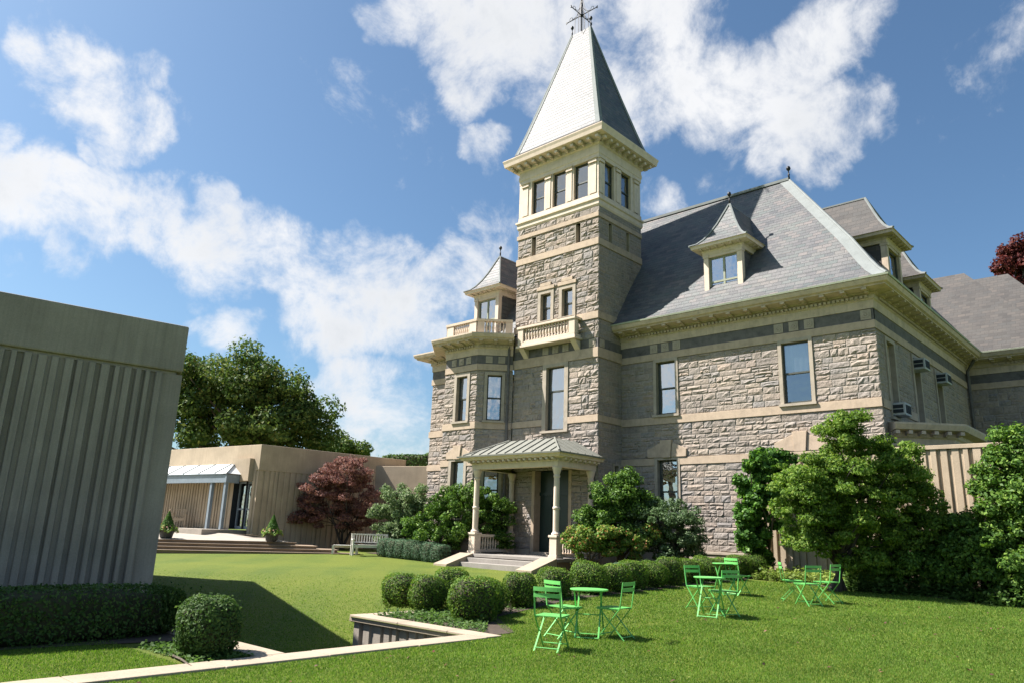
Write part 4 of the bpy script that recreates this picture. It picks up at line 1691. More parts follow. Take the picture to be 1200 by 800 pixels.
    for ix, iy in ((0, 2), (1, 2), (1, 3), (0, 3)):
        pts = [Vector((k[ix], k[iy], k[4])) for k in R_]
        for p0, p1 in zip(pts[:-1], pts[1:]):
            sx = .22 if ix == 0 else -.22
            sy = .22 if iy == 2 else -.22
            fade0, fade1 = 1 - .55 * (p0.z - zb) / (zt - zb), 1 - .55 * (p1.z - zb) / (zt - zb)
            ny = -.02 if iy == 2 else .02
            nx = -.02 if ix == 0 else .02
            qd = [p0 + Vector((0, ny, 0)), p0 + Vector((sx * fade0, ny, 0)), p1 + Vector((sx * fade1, ny, 0)), p1 + Vector((0, ny, 0))]
            mb.face(qd)
            qd = [p0 + Vector((nx, 0, 0)), p0 + Vector((nx, sy * fade0, 0)), p1 + Vector((nx, sy * fade1, 0)), p1 + Vector((nx, 0, 0))]
            mb.face(qd)
        mb.tube(pts, .035, 5)
    mb.build('hip_flashing', M['lead'], tr)
    # dark drip edge at the foot of the pyramid
    mb = MB()
    a = R_[0]
    for p0, p1 in (((a[0], a[2]), (a[1], a[2])), ((a[1], a[2]), (a[1], a[3])), ((a[1], a[3]), (a[0], a[3])), ((a[0], a[3]), (a[0], a[2]))):
        mb.bar((*p0, zb - .01), (*p1, zb - .01), .07, .05)
    mb.build('drip_edge', M['iron'], tr)
    for sx in (-1, 1):
        finial('finial', tr, (cx + sx * tx, cy, zt), .62, .085)
    # weather vane in an iron cresting
    mb = MB()
    zc = zt + .95
    mb.tube([(cx, cy, zt), (cx, cy, zt + 3.1)], .035, 6)
    mb.lathe([(.02, 0), (.09, .05), (.1, .12), (.03, .2)], (cx, cy, zc - .1), 8)
    for u in (-.42, -.2, .2, .42):
        mb.tube([(cx + u, cy, zt), (cx + u, cy, zc - .1), (cx + u * .45, cy, zc + .35), (cx + u * .1, cy, zc + .95)], .016, 5)
        mb.tube([(cx, cy + u * .6, zt), (cx, cy + u * .6, zc - .1), (cx, cy + u * .3, zc + .35), (cx, cy, zc + .9)], .014, 5)
    for ax in (Vector((1, 0, 0)), Vector((0, 1, 0))):
        c0 = Vector((cx, cy, zc))
        Lh = .92 if ax.x else .8
        mb.tube([c0 - ax * Lh, c0 + ax * Lh], .024, 6)
        for s in (-1, 1):
            e = c0 + ax * (s * Lh)
            for kk in range(-1, 2):
                mb.tube([e - ax * (s * .02), e + ax * (s * .06) + Vector((0, 0, .07 * kk))], .022, 5)
            cc = c0 + ax * (s * Lh * .72) + Vector((0, 0, .09))
            mb.tube([cc + ax * (.09 * math.cos(t)) + Vector((0, 0, .09 * math.sin(t))) for t in np.linspace(-1.5, 3.6, 12)], .013, 4)
            mb.tube([c0 + ax * (s * .12) + Vector((0, 0, .34)), c0 + ax * (s * .3) + Vector((0, 0, .1)), c0 + ax * (s * .6) + Vector((0, 0, .02))], .013, 4)
    # arrow vane
    zv = zt + 2.35
    mb.tube([(cx - .55, cy - .2, zv), (cx + .6, cy + .22, zv)], .02, 5)
    mb.poly([(cx + .6, cy + .22, zv - .1), (cx + .85, cy + .31, zv), (cx + .6, cy + .22, zv + .1)], [(0, 1, 2), (2, 1, 0)])
    mb.poly([(cx - .55, cy - .2, zv - .14), (cx - .2, cy - .07, zv - .03), (cx - .2, cy - .07, zv + .03), (cx - .55, cy - .2, zv + .14)], [(0, 1, 2, 3), (3, 2, 1, 0)])
    mb.build('weather_vane', M['iron'], r)

    # ---- balustrades
    bal = MB()
    bal.lathe([(.055, 0), (.055, .04), (.03, .07), (.05, .18), (.062, .26), (.045, .36), (.03, .46), (.055, .50), (.055, .54)], (0, 0, 0), 8)
    balm = None

    def balusters(parent, pts, z, h=.54, rad_=1.):
        nonlocal balm
        for p in pts:
            if balm is None:
                o = bal.build('baluster', M['baluster'], parent, smooth=True, origin=(0, 0, 0))
                balm = o.data
            else:
                o = bpy.data.objects.new('baluster', balm)
                C.objects.link(o)
                o.parent = parent
            oo = ORG[parent.name]
            o.location = (p[0] - oo.x, p[1] - oo.y, z - oo.z)
            o.scale = (rad_, rad_, h / .54)
    # tower balcony
    x0, x1, y0 = -21.35, -18.2, 23.22
    mb = MB()
    mb.box(x0 - .06, x1 + .06, y0 - .06, YT + .02, 9.36, 9.46)
    mb.box(x0, x1, y0, YT + .02, 9.46, 9.58)
    for u in (x0 + .16, x1 - .16):
        mb.poly([(u - .13, YT, 8.92), (u + .13, YT, 8.92), (u + .13, y0 + .1, 9.3), (u - .13, y0 + .1, 9.3), (u - .13, YT, 9.36), (u + .13, YT, 9.36), (u + .13, y0 + .05, 9.36), (u - .13, y0 + .05, 9.36)],
                [(0, 1, 2, 3)[::-1], (4, 5, 6, 7), (0, 4, 7, 3)[::-1], (1, 2, 6, 5)[::-1], (3, 7, 6, 2)[::-1]])
    b = mb.build('balcony', M['baluster'], r, bevel=.01)
    mb = MB()
    mb.box(x0, x0 + .3, y0, y0 + .2, 9.58, 10.2)
    mb.box(x1 - .32, x1, y0, y0 + .2, 9.58, 10.2)
    mb.box(x0 - .04, x1 + .04, y0 - .04, y0 + .22, 10.2, 10.3)
    mb.box(x0 - .04, x0 + .2, y0 + .22, YT, 10.2, 10.3)
    mb.box(x1 - .2, x1 + .04, y0 + .22, YT, 10.2, 10.3)
    mb.box(x0 + .3, x1 - .32, y0 + .02, y0 + .18, 9.58, 9.64)
    mb.build('balcony_rail', M['baluster'], b, bevel=.008)
    n = 15
    balusters(b, [(x0 + .42 + (x1 - x0 - .86) * i / (n - 1), y0 + .1) for i in range(n)] + [(x1 - .1, y0 + .32)], 9.64, .56)
    # bay balustrade
    PB = [(-26.35, 23.8), (-25.0, 22.42), (-23.1, 22.42), (-21.98, 23.54)]
    mb = MB()
    mb.sweep(PB, [(-.1, 10.7), (.12, 10.7), (.13, 10.8), (-.1, 10.82)])
    mb.sweep(PB, [(-.09, 10.04), (.1, 10.04), (.1, 10.16), (-.09, 10.16)])
    bb = MB()
    pts = []
    for (a, c_), n in zip(zip(PB[:-1], PB[1:]), (8, 8, 6)):
        va, vb = Vector((*a, 0)), Vector((*c_, 0))
        d = (vb - va).normalized()
        nn = Vector((d.y, -d.x, 0))
        F = Frame((va.x, va.y), (d.x, d.y), (nn.x, nn.y))
        L = (vb - va).length
        e0 = .2 if n < 8 else .3
        for s0, s1 in ((0, e0 + .12), (L - e0 - .12, L)):
            mb.fbox(F, s0, s1, 10.14, 10.74, -.07, .085)
        m0, m1 = e0 + .2, L - e0 - .2
        for i in range(n):
            pp = F.p(m0 + (m1 - m0) * i / (n - 1), 0, 0)
            pts.append(pp[:2])
    bb_ = mb.build('roof_balustrade', M['baluster'], r)
    balusters(bb_, pts, 10.16, .54)

    # ---- porch
    mb = MB()
    PX0, PX1, PY = -21.7, -17.55, 21.45
    mb.box(PX0 - .35, PX1 + .35, PY - .3, YT, .1, .62)
    mb.k = 1
    mb.box(PX0 - .42, PX1 + .42, PY - .38, YT, .621, .74)
    mb.box(PX0 + .35, PX1 - .35, PY - .72, PY - .381, .05, .6)
    mb.box(PX0 + .35, PX1 - .35, PY - 1.08, PY - .721, 0, .44)
    for a, b_ in ((PX0 - .4, PX0 + .33), (PX1 - .33, PX1 + .4)):
        mb.poly([(a, PY - 1.75, .1), (b_, PY - 1.75, .1), (b_, PY - .385, .1), (a, PY - .385, .1), (a, PY - 1.75, .36), (b_, PY - 1.75, .36), (b_, PY - .385, .76), (a, PY - .385, .76)],
                [(3, 2, 1, 0), (4, 5, 6, 7), (0, 1, 5, 4), (1, 2, 6, 5), (2, 3, 7, 6), (3, 0, 4, 7)])
        mb.mi[-6:] = [2] * 6
    porch = mb.build('porch', [M['step'], M['porchstep'], M['coping']], r, bevel=.012)
    mb = MB()
    cprof = [(.17, 0), (.17, .06), (.13, .1), (.115, .14), (.118, .9), (.14, .93), (.14, .98), (.112, 1.02), (.105, 2.05), (.125, 2.08), (.125, 2.12), (.11, 2.16), (.16, 2.34), (.18, 2.4), (.18, 2.46)]
    for i, (x, y) in enumerate(((PX0, PY), (PX1, PY), (PX0, YT - .16), (PX1, YT - .16))):
        mb = MB()
        mb.box(x - .2, x + .2, y - .2, min(y + .2, YT - .075), .741, .84)
        mb.box(x - .165, x + .165, y - .165, min(y + .165, YT - .08), .84, 1.46)
        mb.box(x - .2, x + .2, y - .2, min(y + .2, YT - .075), 1.46, 1.54)
        mb.lathe(cprof, (x, y, 1.54), 14)
        mb.build('column', M['cream'], porch, bevel=.01)
    mb = MB()
    pth = [(PX0 - .15, YT), (PX0 - .15, PY - .15), (PX1 + .15, PY - .15), (PX1 + .15, YT)]
    mb.sweep(pth, [(-.3, 4.0), (0, 4.0), (.02, 4.2), (.06, 4.22), (.06, 4.3), (.34, 4.34), (.36, 4.40), (.42, 4.46), (-.3, 4.48)])
    mb.face([(PX0 - .1, PY, 4.25), (PX0 - .1, YT, 4.25), (PX1 + .1, YT, 4.25), (PX1 + .1, PY, 4.25)])
    FP = Frame((0, PY - .15), (1, 0), (0, -1))
    FPR = Frame((PX1 + .15, 0), (0, 1), (1, 0))
    cornice_teeth(mb, FP, PX0 - .1, PX1 + .1, 4.245, mod=.27, d0=.05, d1=.28, mh=.075, mw=.11, md=False)
    cornice_teeth(mb, FPR, PY, YT - .2, 4.245, mod=.27, d0=.05, d1=.28, mh=.075, mw=.11, md=False)
    mb.build('porch_entablature', M['cream'], porch)
    mb = MB()
    rws = mb.sweep(pth, [(.47, 4.44), (.48, 4.5), (.3, 4.53), (-1.02, 5.2)], cap=False)
    mb.face([(rws[0][-1][0], YT, 5.2), rws[1][-1], rws[2][-1], (rws[3][-1][0], YT, 5.2)][::-1])
    pr = mb.build('porch_roof', M['porchroof'], porch)
    mb = MB()
    ya, yb = rws[1][2][1], rws[1][3][1]
    x = PX0 + .05
    while x < PX1 + .2:
        t = min(1, min((x - rws[1][2][0]), (rws[2][2][0] - x)) / 1.32)
        if t > .12:
            mb.bar((x, ya, 4.54), (x, ya + (yb - ya) * t, 4.54 + .67 * t), .02, .06)
        x += .46
    y = PY + .2
    while y < YT:
        mb.bar((rws[2][2][0], y, 4.545), (rws[2][2][0] - 1.32 * min(1, (y - ya) / 1.32), y, 4.545 + .67 * min(1, (y - ya) / 1.32)), .03, .06)
        y += .46
    for i in (1, 2):
        mb.tube([Vector(p) + Vector((0, 0, .015)) for p in rws[i][2:4]], .04, 5)
    mb.build('roof_seam', M['porchroof'], porch)
    for xs_ in (PX0, PX1):
        mb = MB()
        mb.box(xs_ - .09, xs_ + .09, PY + .166, YT - .33, 1.38, 1.48)
        mb.box(xs_ - .07, xs_ + .07, PY + .166, YT - .33, .80, .90)
        mb.build('porch_rail', M['cream'], porch)
        balusters(porch, [(xs_, PY + .3 + i * .15) for i in range(11)], .90, .48, .75)
    # entrance door
    mb = MB()
    F = FT
    a, b_, c_, d_ = DOOR
    mb.fbox(F, a, b_, c_, d_, -.5, -.34)
    um = (a + b_) / 2
    for s0, s1 in ((a + .08, um - .05), (um + .05, b_ - .08)):
        for z0, z1 in ((.95, 1.6), (1.75, 2.95)):
            mb.fbox(F, s0 + .12, s1 - .12, z0, z1, -.36, -.315)
            mb.fbox(F, s0 + .2, s1 - .2, z0 + .08, z1 - .08, -.36, -.325 + .03)
    mb.fbox(F, a, b_, 3.1, 3.24, -.36, -.28)
    mb.fbox(F, um - .03, um + .03, .8, 3.1, -.36, -.3)
    door = mb.build('door', M['door'], r)
    mb = MB()
    mb.lathe([(.02, 0), (.04, .02), (.04, .06), (.02, .08)], (um + .1, YT + .28, 1.9), 8)
    mb.build('door_handle', M['lead'], door)
    mb = MB()
    mb.fbox(F, a - .1, b_ + .1, .741, .86, -.35, .12)
    mb.build('threshold', M['sandgrey'], door)
    # rain pipe at the inner corner of the bay
    mb = MB()
    mb.tube([(XL - .1, 23.42, .4), (XL - .1, 23.42, 9.6)], .06, 8)
    mb.build('downpipe', M['darkstone'], r)
    mb = MB()
    mb.tube([(XC + .12, 37.9, 1), (XC + .12, 37.9, 9.3), (XC + .5, 37.6, 9.75)], .07, 8)
    mb.build('downpipe', M['darkstone'], r)
    # single storey bay on the shaded side
    mb = MB()
    pb = [(XC, 25.85), (-5.85, 27.35), (-5.85, 30.2), (XC, 31.7)]
    mb.sweep(pb, [(.0, .0), (.06, 0), (.06, 1.1), (0, 1.15), (0, 4.75)], cap=False)
    sb = mb.build('side_bay', M['stone'], r)
    mb = MB()
    mb.sweep(pb, [(0, 4.7), (.06, 4.7), (.06, 4.95), (.12, 5.0), (.12, 5.14), (.4, 5.2), (.46, 5.36), (.46, 5.42), (-.5, 5.5)])
    mb.prism([pb[0], pb[1], pb[2], pb[3]], 5.3, 5.48)
    L = math.hypot(1.49, 1.5)
    Fa = Frame(pb[0], (q, q), (q, -q))
    cornice_teeth(mb, Fa, .1, L + .1, 5.06, mod=.42, d0=.1, d1=.38, mh=.11, mw=.13, md=False)
    mb.build('bay_cornice', M['cornice'], sb)
    return r


mansion()


# ------------------------------------------------------------------ air conditioners in the shaded windows
def air_conditioner(y, z, label):
    t = thing('air_conditioner', label, 'air conditioner', (XC, y, z), group='window air conditioners on the shaded side')
    mb = MB()
    mb.box(XC - .1, XC + .42, y - .34, y + .34, z, z + .42)
    mb.build('casing', M['acwhite'], t, bevel=.02)
    mb = MB()
    for k in range(2):
        mb.box(XC + .421, XC + .43, y - .28 + .3 * k, y - .02 + .3 * k, z + .07, z + .35)
        mb.box(XC + .05, XC + .36, y - .352, y - .341, z + .08 + .15 * k, z + .2 + .15 * k)
    mb.build('grille', M['room'], t)


air_conditioner(26.75, 5.75, 'white window air conditioner, lowest of three and nearest the sunlit corner of the mansion')
air_conditioner(29.8, 7.85, 'white window air conditioner, high under the eaves between the two other units')
air_conditioner(32.9, 7.85, 'white window air conditioner in deep shade, farthest from the sunlit corner')


# ------------------------------------------------------------------ right hand garden wall
def garden_wall():
    r = thing('garden_wall', 'tall tan fluted concrete garden wall joining the mansion, overgrown with creepers', 'wall', (-10.9, 24.2, .6))
    F = Frame((0, 23.95), (1, 0), (0, -1))
    mb = MB()
    ribs(mb, F, -10.95, 14, 0, 4.30, 31, (.10, .22), (.06, .12), (.05, .085))
    mb.box(-10.93, 13.98, 24.02, 24.25, 0, 4.3)
    mb.build('fluted_wall', M['tanconc'], r)
    mb = MB()
    mb.box(-10.97, 14, 23.93, 24.28, 4.301, 4.42)
    mb.build('coping', M['tanconc'], r, bevel=.01)


garden_wall()


# ------------------------------------------------------------------ bistro furniture
def make_chair():
    t = thing('bistro_chair', 'x', 'chair', group='bright green folding bistro chairs on the lawn')
    g = M['green']

    def bm(name, fn):
        mb = MB()
        fn(mb)
        return mb.build(name, g, t)
    w = .19

    def seat(mb):
        for k in range(6):
            y = -.17 + .066 * k
            mb.box(-w - .01, w + .01, y, y + .058, .448, .46)
        mb.box(-w, -w + .02, -.17, .22, .43, .448)
        mb.box(w - .02, w, -.17, .22, .43, .448)
    bm('seat', seat)
    for z in (.705, .79):
        def sl(mb, z=z):
            n = 8
            for i in range(n):
                a, b = -w - .01 + (2 * w + .02) * i / n, -w - .01 + (2 * w + .02) * (i + 1) / n
                ya, yb = (-.225 - .018 * (1 - (2 * i / n - 1) ** 2) - (z - .7) * .15 for i in (i, i + 1))
                mb.poly([(a, ya, z), (b, yb, z), (b, yb, z + .055), (a, ya, z + .055), (a, ya - .008, z), (b, yb - .008, z), (b, yb - .008, z + .055), (a, ya - .008, z + .055)],
                        [(3, 2, 1, 0), (4, 5, 6, 7), (0, 1, 5, 4), (2, 3, 7, 6)])
        bm('back_slat', sl)
    for s in (-1, 1):
        def post(mb, s=s):
            x = s * w
            pts = [(x, -.24, .845), (x, -.222, .70), (x, -.185, .46), (x, .21, .0)]
            for a, b in zip(pts[:-1], pts[1:]):
                mb.bar(a, b, .011, .022, (1, 0, 0))
        bm('leg', post)

        def leg(mb, s=s):
            x = s * (w - .022)
            mb.bar((x, .19, .44), (x, -.25, 0), .011, .022, (1, 0, 0))
        bm('leg', leg)
    bm('stretcher', lambda mb: (mb.tube([(-w, .15, .07), (w, .15, .07)], .008, 6)))
    bm('stretcher', lambda mb: (mb.tube([(-w + .02, -.21, .045), (w - .02, -.21, .045)], .008, 6)))
    return t


def make_table():
    t = thing('bistro_table', 'x', 'table', group='round green bistro tables on the lawn')
    g = M['green']
    mb = MB()
    mb.lathe([(.275, .69), (.298, .695), (.302, .705), (.30, .715), (.01, .716)], (0, 0, 0), 40)
    mb.build('table_top', g, t)
    for s in (-1, 1):
        for ww, d in ((.205, 1), (.18, -1)):
            mb = MB()
            x = s * ww
            mb.bar((x, -.19 * d, .69), (x, .25 * d, 0), .012, .024, (1, 0, 0))
            mb.build('leg', g, t)
    for ww, y in ((.205, .243), (.18, -.243)):
        mb = MB()
        mb.tube([(-ww, y, .014), (ww, y, .014)], .011, 6)
        mb.build('foot_bar', g, t)
    mb = MB()
    mb.tube([(-.18, .03, .33), (.18, .03, .33)], .009, 6)
    mb.build('foot_bar', g, t)
    return t


def gpos(px, py, zf=z_up):
    d = RIGHT * (px - 600) + UP * (400 - py) + FWD * 870
    z = 0.
    for _ in range(80):
        t = (z - EYE.z) / d.z
        p = EYE + d * t
        z += .3 * (zf(p.x, p.y) - z)
    return Vector((p.x, p.y, zf(p.x, p.y) + .004))


def furniture():
    tables = [((690, 746), .5, 'round green bistro table nearest the camera, between three green chairs'),
              ((833, 722), .2, 'round green bistro table mid lawn, beside the chair showing its sunlit back'),
              ((851, 696), .9, 'small round green bistro table farthest back, close to the box hedge')]
    tp = []
    t0 = make_table()
    for i, (p, rz, lb) in enumerate(tables):
        loc = gpos(*p)
        tp.append(loc)
        if i == 0:
            t0.location = loc
            t0.rotation_euler = (0, 0, rz)
            t0['label'] = lb
        else:
            dup(t0, loc, rz, lb)
    chairs = [((646, 761), tp[0], .1, 'green bistro chair nearest the camera, left of the front table'),
              ((660, 746), None, -.95, 'dark backed green bistro chair just behind the nearest chair, left of the front table'),
              ((721, 748), tp[0], -.25, 'green bistro chair with bright sunlit back, right of the front table'),
              ((821, 714), tp[1], .5, 'green bistro chair seen side on, left of the middle table by the hedge'),
              ((849, 721), None, 0.35, 'green bistro chair with sunlit back slats turned to the camera at the middle table'),
              ((866, 697), None, -1.0, 'green bistro chair tucked against the farthest small table near the hedge'),
              ((929, 704), None, -1.75, 'green bistro chair seen side on, leftmost of three under the dogwood tree'),
              ((948, 709), None, .25, 'green bistro chair with shaded back, middle of three in front of the dogwood'),
              ((971, 706), None, .6, 'green bistro chair with bright back, nearest the dogwood trunk')]
    c0 = make_chair()
    base = math.atan2(FWD.y, FWD.x) - math.pi / 2
    for i, (p, tgt, da, lb) in enumerate(chairs):
        loc = gpos(*p)
        if tgt is not None:
            v = tgt - loc
            rz = math.atan2(v.y, v.x) - math.pi / 2 + da
        else:
            rz = base + da
        if i == 0:
            c0.location = loc
            c0.rotation_euler = (0, 0, rz)
            c0['label'] = lb
        else:
            dup(c0, loc, rz, lb)


furniture()


def bench(name, label, cat, loc, rz, L, mat, back=True, h=.45):
    t = thing(name, label, cat, loc, rz)

    def bm(nm, fn):
        mb = MB()
        fn(mb)
        return mb.build(nm, mat, t, origin=None)
    o = Vector(loc)
    ORG[t.name] = Vector((0, 0, 0))
    hw = L / 2
    bm('seat', lambda m: [m.box(-hw, hw, -.22 + .09 * k, -.15 + .09 * k, h - .03, h) for k in range(5)])
    for sx in (-1, 1):
        bm('leg', lambda m: m.box(sx * hw - .035, sx * hw + .035, .16, .23, 0, h + .19 if back else h - .031))
        bm('leg', lambda m: m.box(sx * hw - .035, sx * hw + .035, -.27, -.20, 0, h + .45 if back else h - .031))
        if back:
            bm('armrest', lambda m: m.box(sx * hw - .045, sx * hw + .045, -.2, .27, h + .191, h + .23))
    bm('apron', lambda m: (m.box(-hw + .036, hw - .036, .17, .20, h - .12, h - .031)))
    if back:
        def bk(m):
            m.box(-hw + .036, hw - .036, -.26, -.22, h + .39, h + .45)
            m.box(-hw + .036, hw - .036, -.26, -.22, h + .07, h + .12)
            n = max(4, int(L / .11))
            for i in range(n):
                x = -hw + .08 + (L - .16) * i / (n - 1)
                m.box(x - .02, x + .02, -.25, -.23, h + .121, h + .389)
        bm('backrest', bk)
    return t


def courtyard_furniture():
    base = math.atan2(FWD.y, FWD.x) - math.pi / 2
    p = at(433, 649, 31.6)
    p.z = z_low(p.x, p.y)
    bench('garden_bench', 'pale silvered wooden garden bench with slatted back beside the clipped hedge', 'bench', p, base + math.pi + .35, 1.5, M['woodpale'])
    p = at(404, 648, 32)
    p.z = z_low(p.x, p.y)
    bench('backless_bench', 'low backless pale wooden bench under the red maple', 'bench', p, base + .1, 1.0, M['woodpale'], False, .38)
    FL, FR, FS, L = PAV
    p = FL.p(-4.85, 1.275, .75)
    bench('terrace_armchair', 'brown wooden slatted armchair on the terrace under the canopy', 'chair', p, base + math.pi + .3, .6, M['wood'])
    p = FL.p(-5.9, 1.275, .9)
    bench('terrace_armchair', 'second brown wooden chair half hidden left of the terrace armchair', 'chair', p, base + math.pi - 1.1, .55, M['wood'])


courtyard_furniture()


# ------------------------------------------------------------------ clipped shrubs
def super_points(n, rx, ry, rz, e, rng, lump=.05):
    d = rng.normal(0, 1, (n * 2, 3))
    d /= np.linalg.norm(d, axis=1, keepdims=True)
    d = d[d[:, 2] > -.82][:n]
    k = (np.abs(d) ** e).sum(axis=1) ** (-1 / e)
    ph = rng.uniform(0, 6, 6)
    lm = 1 + lump * (np.sin(d[:, 0] * 5 + ph[0]) + np.sin(d[:, 1] * 6 + ph[1]) + np.sin(d[:, 2] * 5 + ph[2] + d[:, 0] * 3)) * .6
    lm = lm * (1 - np.abs(rng.normal(0, .055, len(d)))) * np.where(rng.uniform(0, 1, len(d)) < .05, rng.uniform(1.02, 1.13, len(d)), 1)
    p = d * k[:, None] * lm[:, None] * np.array([rx, ry, rz])
    nn = np.sign(d) * np.abs(d) ** (e - 1)
    nn /= np.linalg.norm(nn, axis=1, keepdims=True)
    return p, nn


def make_shrub(name, label, cat, size, e, n, leaf, mat, seed, group, lump=.05, core=.86):
    t = thing(name, label, cat, group=group)
    rng = np.random.default_rng(seed)
    rx, ry, rz = size
    p, nn = super_points(n, rx, ry, rz, e, rng, lump)
    p[:, 2] += rz * .92
    nn[:, 2] += .15
    v = leaf_quads(p, nn, leaf, rng, .6, .55)
    np_mesh('foliage', v, 4, LEAFM[mat], t)
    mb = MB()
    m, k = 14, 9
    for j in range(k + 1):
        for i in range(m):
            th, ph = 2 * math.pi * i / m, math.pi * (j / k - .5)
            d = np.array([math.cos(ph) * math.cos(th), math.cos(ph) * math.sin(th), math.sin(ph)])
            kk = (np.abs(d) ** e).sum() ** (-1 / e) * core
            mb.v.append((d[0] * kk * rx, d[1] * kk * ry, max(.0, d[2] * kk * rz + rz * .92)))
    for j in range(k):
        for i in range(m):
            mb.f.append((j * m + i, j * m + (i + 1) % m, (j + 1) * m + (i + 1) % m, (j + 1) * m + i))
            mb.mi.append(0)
    mb.build('dark_core', M['core'], t, smooth=True)  # dark solid fill standing in for the shaded interior
    return t


ORD = ['first', 'second', 'third', 'fourth', 'fifth', 'sixth', 'seventh', 'eighth', 'ninth', 'tenth', 'eleventh', 'twelfth', 'thirteenth']


def shrubs():
    gp = 'round clipped box shrubs edging the upper lawn'
    protos = [make_shrub('box_shrub', 'x', 'shrub', (.40, .40, .385), 2.4 + .15 * i, 6000, .036, 'box', 40 + i, gp, .075) for i in range(3)]
    used = [False] * 3

    def put(i, loc, rz, sc, label):
        k = i % 3
        if not used[k]:
            used[k] = True
            o = protos[k]
            o.location, o.rotation_euler, o.scale = loc, (0, 0, rz), sc
            o['label'] = label
        else:
            dup(protos[k], loc, rz, label, sc)
    # the group in the corner bed
    bed = [((470, 712), 1.0, 'round box shrub at the left edge of the corner bed, nearest the fluted wall end'),
           ((501, 716), .98, 'round box shrub second from the left behind the coping of the corner bed'),
           ((553, 727), 1.18, 'largest round box shrub in front at the tip of the corner bed'),
           ((528, 703), .98, 'round box shrub in the corner bed half hidden behind the largest one')]
    for i, (p, s, lb) in enumerate(bed):
        loc = gpos(*p)
        put(i, loc, i * 1.3, (s, s, s * (.96 if i != 2 else .9)), lb)
    ys = [10.9, 12.0, 13.15, 14.35, 15.3, 16.15, 17.0, 17.85, 18.8, 19.75, 20.7, 21.75, 22.8]
    for i, y in enumerate(ys):
        x = HEDGE_X + rnd.uniform(-.06, .06) - (.0 if i else -.12)
        s = (1.0 if i < 5 else .96) * rnd.uniform(.94, 1.06)
        put(i + 4, (x, y, z_up(x, y)), i * 2.1, (s * rnd.uniform(.93, 1.08), s * rnd.uniform(.93, 1.08), s * rnd.uniform(.9, 1.06)), f'{ORD[i]} round box shrub of the long row, counted from the corner bed')
    # left bed
    t = make_shrub('box_shrub', 'large single sunlit box shrub at the end of the dark hedge by the coping', 'shrub', (.37, .37, .37), 2.7, 6800, .040, 'hedge', 77, None, .06)
    t.location = (-9.42, 4.72, 0)
    h = make_shrub('hedge', 'long low dark hedge in the shade of the ribbed concrete building', 'hedge', (.52, 3.3, .36), 6, 24000, .05, 'hedge', 78, None, .035, .9)
    h.location = (-11.62, 2.05, 0)
    # clipped cubes left of the porch
    cp = make_shrub('clipped_shrub', 'x', 'shrub', (.36, .36, .39), 4, 3000, .045, 'yew', 90, 'cube clipped shrubs left of the porch', .03)
    for i in range(7):
        f = i / 6
        p = Vector((-26.0, 20.5, 0)).lerp(Vector((-22.8, 20.65, 0)), f)
        p.z = z_low(p.x, p.y)
        lb = f'{ORD[i]} blue green clipped cube shrub in the low row, counted from the bench'
        if i == 0:
            cp.location = p
            cp['label'] = lb
        else:
            dup(cp, p, i * 1.57, lb, (1, 1, rnd.uniform(.93, 1.05)))
    # low dark cushions behind the box row near the porch
    cu = make_shrub('low_cushion_shrub', 'x', 'shrub', (.42, .42, .22), 2.3, 2200, .05, 'yew', 93, 'low grey green cushions behind the box row', .06)
    for i, (x, y) in enumerate(((-14.6, 19.4), (-13.9, 20.4), (-13.3, 21.4))):
        lb = ['low grey green cushion shrub nearest the right porch column', 'low grey green cushion shrub between two others behind the box row', 'low grey green cushion shrub below the round holly bush'][i]
        loc = (x, y, z_low(x, y) + .12)
        if i == 0:
            cu.location = loc
            cu['label'] = lb
        else:
            dup(cu, loc, i, lb)
    # clipped hedge on the roof of the link wing
    a, b = at(449, 549, 42), at(545, 549, 40.5)
    rh = make_shrub('rooftop_hedge', 'dense green clipped hedge on the roof behind the tan parapet', 'hedge', ((b - a).length / 2, .5, .55), 7, 5200, .14, 'hedge', 95, None, .03, .92)
    m = (a + b) / 2
    rh.location = (m.x, m.y, 4.55)
    rh.rotation_euler = (0, 0, math.atan2(b.y - a.y, b.x - a.x))


shrubs()


# ------------------------------------------------------------------ trees and free shrubs
def E_(px, py, D, rpx, rpy, rd=None):
    p = at(px, py, D)
    k = D / 870
    rx = rpx * k
    return (p.x, p.y, p.z, rx if rd is None else rd, rx if rd is None else rd, rpy * k)


def plant(name, label, cat, base, ells, mat, n_clumps, clump_r, n_leaves, leaf, seed, trunk_r=.05, trunk_top=None, bark='bark', n_limbs=14, group=None, crown_name='crown', trunk_name='trunk', stems=1, **kw):
    t = thing(name, label, cat, base, group=group)
    o, cs = crown(crown_name, t, LEAFM[mat], ells, n_clumps, clump_r, n_leaves, leaf, seed, **kw)
    rng = random.Random(seed)
    b = Vector(base) - Vector(base)
    ORG_t = ORG[t.name]
    tt = Vector(trunk_top) if trunk_top is not None else Vector(base).lerp(Vector(ells[0][:3]), .75)
    idx = rng.sample(range(len(cs)), min(n_limbs, len(cs)))
    for s in range(stems):
        bb = Vector(base) + Vector((rng.uniform(-.25, .25), rng.uniform(-.25, .25), -.05)) * (0 if stems == 1 else 1)
        top = tt + (Vector((rng.uniform(-1, 1), rng.uniform(-1, 1), rng.uniform(-.4, .2))) * (0 if stems == 1 else (tt.z - base[2]) * .45))
        limbs(trunk_name, t, M[bark], bb, top, trunk_r, [cs[i] for i in idx[s::stems]], seed + s)
    return t


